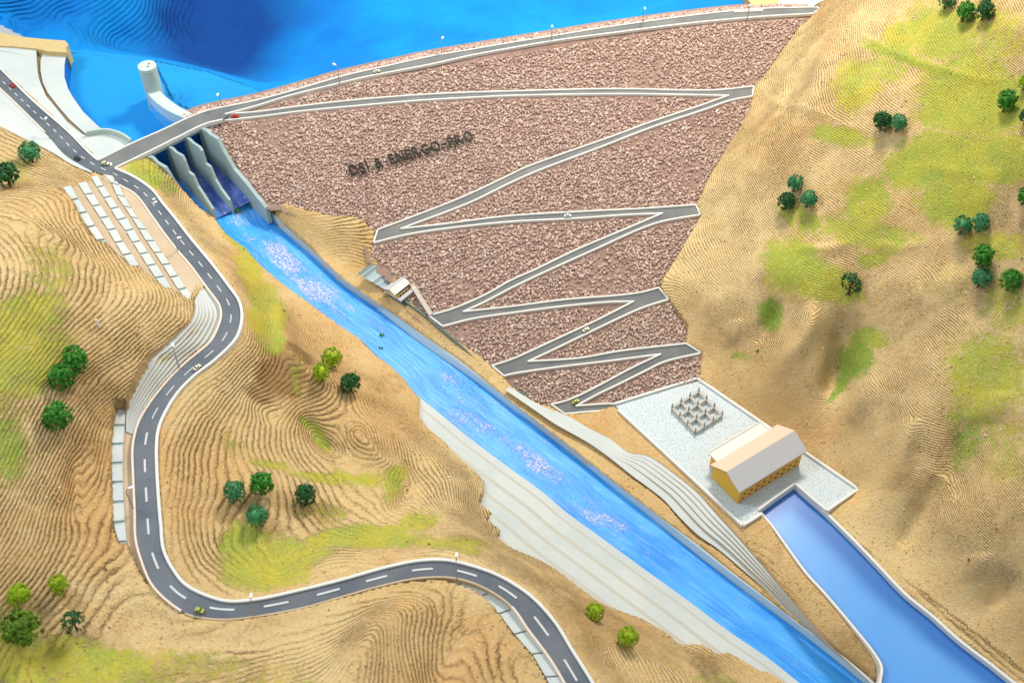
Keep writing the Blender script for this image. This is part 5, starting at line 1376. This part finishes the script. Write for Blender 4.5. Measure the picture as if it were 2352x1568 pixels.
def trunk_mesh(seed):
    if seed in TRM: return TRM[seed]
    r = np.random.default_rng(seed + 99); mb = MB(); 
    mb.tube([(0, 0, -.15), (.01, .01, .5), (.02, 0, 1.1), (0, .02, 1.7)], [.10, .075, .055, .02], 7)
    for k in range(11):
        z = r.uniform(.45, 1.3); a = r.uniform(0, 6.28); L = r.uniform(.45, .72); e = r.uniform(.2, .8)
        p0 = np.array([0, 0, z]); p1 = p0 + np.array([math.cos(a) * L * .5, math.sin(a) * L * .5, L * .25 * e]); p2 = p0 + np.array([math.cos(a) * L, math.sin(a) * L, L * .75 * e])
        mb.tube([p0, p1, p2], [.045, .03, .008], 5)
    TRM[seed] = mb.mesh('trunk', ['trunk']); return TRM[seed]
COREM = {}
def core_mesh(mat):
    if mat not in COREM:
        mb = MB(); V = iv * [.52, .52, .62]; mb.add(V, [tuple(f) for f in itri]); COREM[mat] = mb.mesh('inner_foliage', [mat], True)
    return COREM[mat]
# px, py of crown centre, radius px, kind, material, label
TREES = [
 (76,355,25,'fluffy','leaf_teal','bushy mid green tree beside the top left road bench'),
 (24,406,29,'leafy','leaf_dark','dark leafy tree at the left edge below the terraced concrete bank'),
 (182,830,32,'leafy','leaf_green','upper green tree of the touching pair on the left spur'),
 (152,867,32,'leafy','leaf_green','lower green tree of the touching pair on the left spur'),
 (145,957,35,'leafy','leaf_green','lone round green tree on brown ridges left of the slab row'),
 (766,824,24,'fluffy','leaf_lime','taller lime yellow tree on the brown slope by the spillway channel'),
 (741,858,21,'fluffy','leaf_lime','smaller lime yellow tree just below the taller lime one'),
 (807,880,25,'leafy','leaf_dark','dark green tree right of the two lime trees'),
 (545,1130,25,'fluffy','leaf_teal','soft teal tree, left one of the four in the road loop'),
 (606,1110,29,'leafy','leaf_green','bright leafy tree, top one of the four in the road loop'),
 (596,1183,26,'fluffy','leaf_teal','soft light green tree, bottom one of the four in the road loop'),
 (706,1134,27,'leafy','leaf_dark','dark leafy tree, right one of the four in the road loop'),
 (53,1362,27,'fluffy','leaf_lime','lime tree above the big olive tree at bottom left'),
 (144,1341,23,'fluffy','leaf_lime','small round lime tree on brown ridges left of the lower road bend'),
 (67,1438,46,'leafy','leaf_olive','biggest tree, a broad olive one at bottom left'),
 (177,1423,29,'sparse','leaf_dark','ragged dark teal shrub right of the big olive tree'),
 (1365,1402,22,'fluffy','leaf_lime','upper lime tree right of the lower road'),
 (1441,1460,25,'fluffy','leaf_lime','lower lime tree at the foot of the white terraces'),
 (2169,6,20,'fluffy','leaf_teal','teal tree with a red tuft cut by the top of the frame'),
 (2211,35,23,'leafy','leaf_green','bright leafy tree left in the pair at the top right'),
 (2255,31,22,'leafy','leaf_dark','dark leafy tree right in the pair at the top right'),
 (2303,240,24,'leafy','leaf_green','lone leafy green tree on the big grass patch at upper right'),
 (2350,194,17,'fluffy','leaf_lime','lime tree cut by the right edge of the frame'),
 (2352,272,18,'leafy','leaf_dark','dark tree at the right edge below the lime one'),
 (2021,284,23,'leafy','leaf_dark','darker tree of the touching pair at the middle of the right hill'),
 (2058,287,20,'fluffy','leaf_teal','teal tree of the touching pair at the middle of the right hill'),
 (1822,426,19,'fluffy','leaf_teal','top teal tree of the three on ridges near the dam'),
 (1802,466,21,'leafy','leaf_dark','dark tree, lower left of the three on ridges near the dam'),
 (1853,462,20,'fluffy','leaf_teal','teal tree, right one of the three on ridges near the dam'),
 (2347,455,20,'leafy','leaf_green','green leafy tree cut by the right edge beside ridges'),
 (2204,522,22,'fluffy','leaf_teal','teal tree with a red tuft, left of the pair below a grass patch'),
 (2246,515,21,'fluffy','leaf_teal','plain teal tree, right of the pair below a grass patch'),
 (1949,656,26,'sparse','leaf_dark','open dark tree showing brown branches on the right hill'),
 (2248,595,25,'leafy','leaf_green','upper bright leafy tree of the three at far right'),
 (2246,642,23,'fluffy','leaf_teal','teal tree directly below a bright leafy one at far right'),
 (2313,647,25,'leafy','leaf_green','bright leafy tree rightmost of the three at far right'),
]
for ti, (px, py, r, kind, mat, lab) in enumerate(TREES):
    base = T(px, py + r * .72); 
    dist_ = (base - CAM) @ FW; rw_ = r * dist_ / FPX * 1.08
    t = empty('tree', base, lab, 'tree', 'model trees on the slopes'); t.rotation_euler = (0, 0, R.uniform(0, 6.28)); t.scale = (rw_, rw_, rw_ * R.uniform(.95, 1.12))
    sd = ti % 4
    c = obj('crown', crown_mesh('leafy' if kind == 'sparse' else kind, mat, sd, kind == 'sparse'), None, t); c.location = (0, 0, 1.12)
    if kind != 'sparse':
        q = obj('inner_foliage', core_mesh(mat), None, c)
        q.scale = (1.25, 1.25, 1.25) if kind == 'fluffy' else (1.08, 1.08, 1.08)
    obj('trunk', trunk_mesh(sd), None, t)
    if 'red tuft' in lab:
        rb_ = np.random.default_rng(5); V, F = leaf_blob(4, 12, .18, .12, .08, .12, 3, True); m = bpy.data.meshes.new('red_tuft'); m.from_pydata(V.tolist(), [], F); m.materials.append(M['fl_red']); u = obj('red_tuft', m, None, c)
        vec = Vector((-.45, -.65, .25)); u.location = (Matrix.Rotation(-t.rotation_euler.z, 3, 'Z') @ vec)
# green crumbs of foliage
def crumb(px, py, r, fn, lab):
    p = onsurf(px, py, fn); V, F = leaf_blob(7, 7, 1.0, .5, .45, .4, int(px)); m = bpy.data.meshes.new('foliage_crumb'); m.from_pydata((V * r * .01).tolist(), [], F); m.materials.append(M['leaf_green'])
    o = obj('foliage_crumb', m); o.location = p + [0, 0, r * .004]; o['label'] = lab; o['category'] = 'foliage crumb'; o['group'] = 'loose foliage crumbs'
chf = lambda x, y: np.full(np.shape(x), .0)
def chplane(px): z = chz_px(px); return lambda x, y: np.full(np.shape(x), z + .0)
crumb(877, 772, 5, chplane(877), 'green crumb lying on the channel water, upper of two close ones')
crumb(875, 800, 4, chplane(875), 'green crumb lying on the channel water, lower of two close ones')
crumb(546, 484, 5, chplane(530), 'green crumb on the water just below the spillway piers')
crumb(1740, 806, 4, zt, 'green crumb on bare sand right of the lowest right hairpin')

# ================================================================== cars
def car_meshes(paint):
    L, W_, H = .15, .068, .03
    mb = MB(); prof = [(-.5, .010), (-.5, .030), (-.46, .036), (-.22, .038), (.24, .038), (.46, .034), (.5, .026), (.5, .010)]
    V = []; 
    for s in (-1, 1):
        for x, z in prof: V.append((x * L, s * W_ / 2, z))
    n = len(prof); mb.add(V, [tuple(range(n)), tuple(range(n, 2*n))[::-1]] + [(i, i + n, (i + 1) % n + n, (i + 1) % n) for i in range(n)])
    body = mb.mesh('body', [paint])
    mb = MB(); cb = [(-.30, .038, .46), (-.20, .058, .38), (.08, .058, .38), (.22, .038, .46)]
    V = [(x * L, s * W_ * w, z) for s in (-1, 1) for x, z, w in cb]; mb.add(V, [(0, 1, 2, 3), (7, 6, 5, 4), (0, 4, 5, 1), (2, 6, 7, 3), (0, 3, 7, 4)]); win = mb.mesh('window', ['glass'])
    mb = MB(); mb.prism([(-.20 * L, -.38 * W_, .061), (.08 * L, -.38 * W_, .061), (.08 * L, .38 * W_, .061), (-.20 * L, .38 * W_, .061)], .004); roof = mb.mesh('roof', [paint])
    mb = MB(); mb.tube([(0, -.008, 0), (0, .008, 0)], .013, 10); wh = mb.mesh('wheel', ['black'])
    return body, win, roof, wh
CARM = {}
def car(px, py, dpx, dpy, paint, fn, lab):
    if paint not in CARM: CARM[paint] = car_meshes('car_' + paint)
    body, win, roof, wh = CARM[paint]
    p = onsurf(px, py + 2, fn); q = onsurf(px + dpx * 6, py + 2 + dpy * 6, fn)
    d = q - p; rz_ = math.atan2(d[1], d[0]); pit = math.atan2(d[2], math.hypot(d[0], d[1]))
    e = empty('car', p + [0, 0, .012], lab, 'car', 'tiny model cars on the roads'); e.rotation_euler = (0, -pit, rz_); e.scale = (1.08, 1.08, 1.1)
    obj('body', body, None, e); obj('window', win, None, e); obj('roof', roof, None, e)
    for x in (-.045, .045):
        for y in (-.032, .032):
            w = obj('wheel', wh, None, e); w.location = (x, y, .010)
def flat(z): return lambda x, y: np.full(np.shape(x), z)
damf = lambda x, y: zdam(x, y) + DOFF
car(29, 197, .6, .75, 'red', flat(4.01), 'red car on the upper left road beside the concrete apron')
car(178, 364, .8, .6, 'dark', flat(4.01), 'dark grey car near the bridge junction')
car(243, 376, .95, .1, 'cream', flat(4.01), 'cream car turning at the bridge junction')
car(356, 462, .5, .85, 'white', flat(3.91), 'white car on the road beside the spillway piers')
def roadz_at(px, py):
    k = np.argmin(np.hypot(mpx - px, mpy - py)); return float(mid[k, 2])
car(454, 844, .75, -.6, 'cream', flat(roadz_at(454, 844)), 'cream car on the road below the stepped bend')
car(459, 1401, .9, .3, 'lime', flat(roadz_at(459, 1401)), 'yellow green car on the lower left road bend')
car(541, 268, 1, -.1, 'red', damf, 'red car at the start of the zigzag road')
car(866, 165, 1, -.22, 'cream', flat(4.01), 'cream car on the dam crest road')
car(1304, 496, 1, -.05, 'white', damf, 'white car on the third ramp of the zigzag road')
car(1346, 757, .85, -.45, 'cream', damf, 'cream car on the sixth ramp of the zigzag road')
car(1322, 922, .85, -.4, 'lime', damf, 'yellow green car at the lowest left hairpin')

# ================================================================== street lamps
def lamp(bx, by, tx_, ty_, fn, lab, arm=(0.6, -.3)):
    p = onsurf(bx, by, fn); dist_ = (p - CAM) @ FW
    # height from the pixel gap, upright post
    hgt = max(.3, math.hypot(tx_ - bx, ty_ - by) * dist_ / FPX / math.cos(math.asin(min(.95, -ray(bx, by)[2] / np.linalg.norm(ray(bx, by))))) * .93)
    e = empty('street_lamp', p, lab, 'street lamp', 'thin street lamps along the roads')
    a = np.array([arm[0], arm[1], 0.]); a /= np.linalg.norm(a)
    mb = MB(); mb.tube([(0, 0, -.02), (0, 0, hgt * .8), tuple(a * .02 + [0, 0, hgt * .93]), tuple(a * .07 + [0, 0, hgt])], [.014, .011, .010, .009], 7)
    obj('pole', mb.mesh('pole', ['pole']), None, e)
    mb = MB(); mb.box(a * .10 + [0, 0, hgt], .085, .04, .028, (a, np.array([-a[1], a[0], 0]), zv)); obj('lamp_head', mb.mesh('lamp_head', ['lamp']), None, e)
lamp(509, 245, 506, 210, flat(4.0), 'leftmost lamp on the dam crest next to the guide wall end', (0, -1))
lamp(780, 194, 777, 150, flat(4.0), 'lamp on the crest left of the cream car', (-.6, .5))
lamp(1015, 126, 1013, 91, flat(4.0), 'lamp on the crest right of the cream car', (.2, .6))
lamp(1267, 95, 1265, 55, flat(4.0), 'lamp at the middle of the crest against bright blue', (0, -1))
lamp(1476, 53, 1478, 14, flat(4.0), 'lamp on the right half of the crest against pale blue', (.1, -1))
lamp(1716, 46, 1718, 7, flat(4.0), 'rightmost lamp on the crest beside the cream strip', (0, -1))
lamp(115, 319, 104, 276, flat(4.02), 'lamp beside the terraced bank on the upper left road', (.2, .9))
lamp(266, 418, 262, 381, flat(3.99), 'thin brown lamp at the corner of the bridge junction', (-.2, .9))
lamp(410, 582, 410, 545, flat(3.8), 'lamp arching over the road beside the bench slabs', (1, .3))
lamp(412, 846, 396, 799, flat(roadz_at(425, 846) + .02), 'dark lamp in front of the stepped revetment', (-.2, .9))
lamp(305, 1166, 291, 1119, flat(roadz_at(335, 1166) + .02), 'lamp on the left verge beside the lower slab row', (.8, .3))
lamp(585, 1411, 585, 1376, flat(roadz_at(588, 1396)), 'short lamp on the lower road at the start of the front slabs', (0, 1))
lamp(1050, 1331, 1058, 1284, flat(roadz_at(1050, 1307)), 'lamp across the lower road at the top of its last curve', (.1, 1))

# loose plaster peg on the spur
p = T(229, 750); mb = MB(); mb.tube([(0, 0, -.03), (-.02, .0, .20)], [.022, .02], 8)
o = obj('plaster_peg', mb.mesh('plaster_peg', ['white_chip'])); o.location = p; o['label'] = 'small white peg standing on the brown ridges of the left spur'; o['category'] = 'peg'

# ================================================================== light
w = bpy.data.worlds.new('World'); sc.world = w; w.use_nodes = True
w.node_tree.nodes['Background'].inputs[0].default_value = (.86, .94, 1.0, 1); w.node_tree.nodes['Background'].inputs[1].default_value = .66
def area(name, loc_, tgt, size, power, col):
    l = bpy.data.lights.new(name, 'AREA'); l.energy = power; l.size = size; l.color = col
    o = bpy.data.objects.new(name, l); COL.objects.link(o); o.location = loc_
    o.rotation_euler = (Vector(tgt) - Vector(loc_)).to_track_quat('-Z', 'Y').to_euler(); return o
area('warm_hall_lamp', (6, 13, 23), (0, 0, 1), 5, 7000, (1.0, .91, .79))
area('cool_hall_lamp', (-20, -1, 27), (0, 0, 1), 7, 4300, (.88, .95, 1.0))
sc.view_settings.view_transform = 'Standard'; sc.view_settings.look = 'None'; sc.view_settings.exposure = 0; sc.view_settings.gamma = 1
sc.view_settings.use_curve_mapping = False
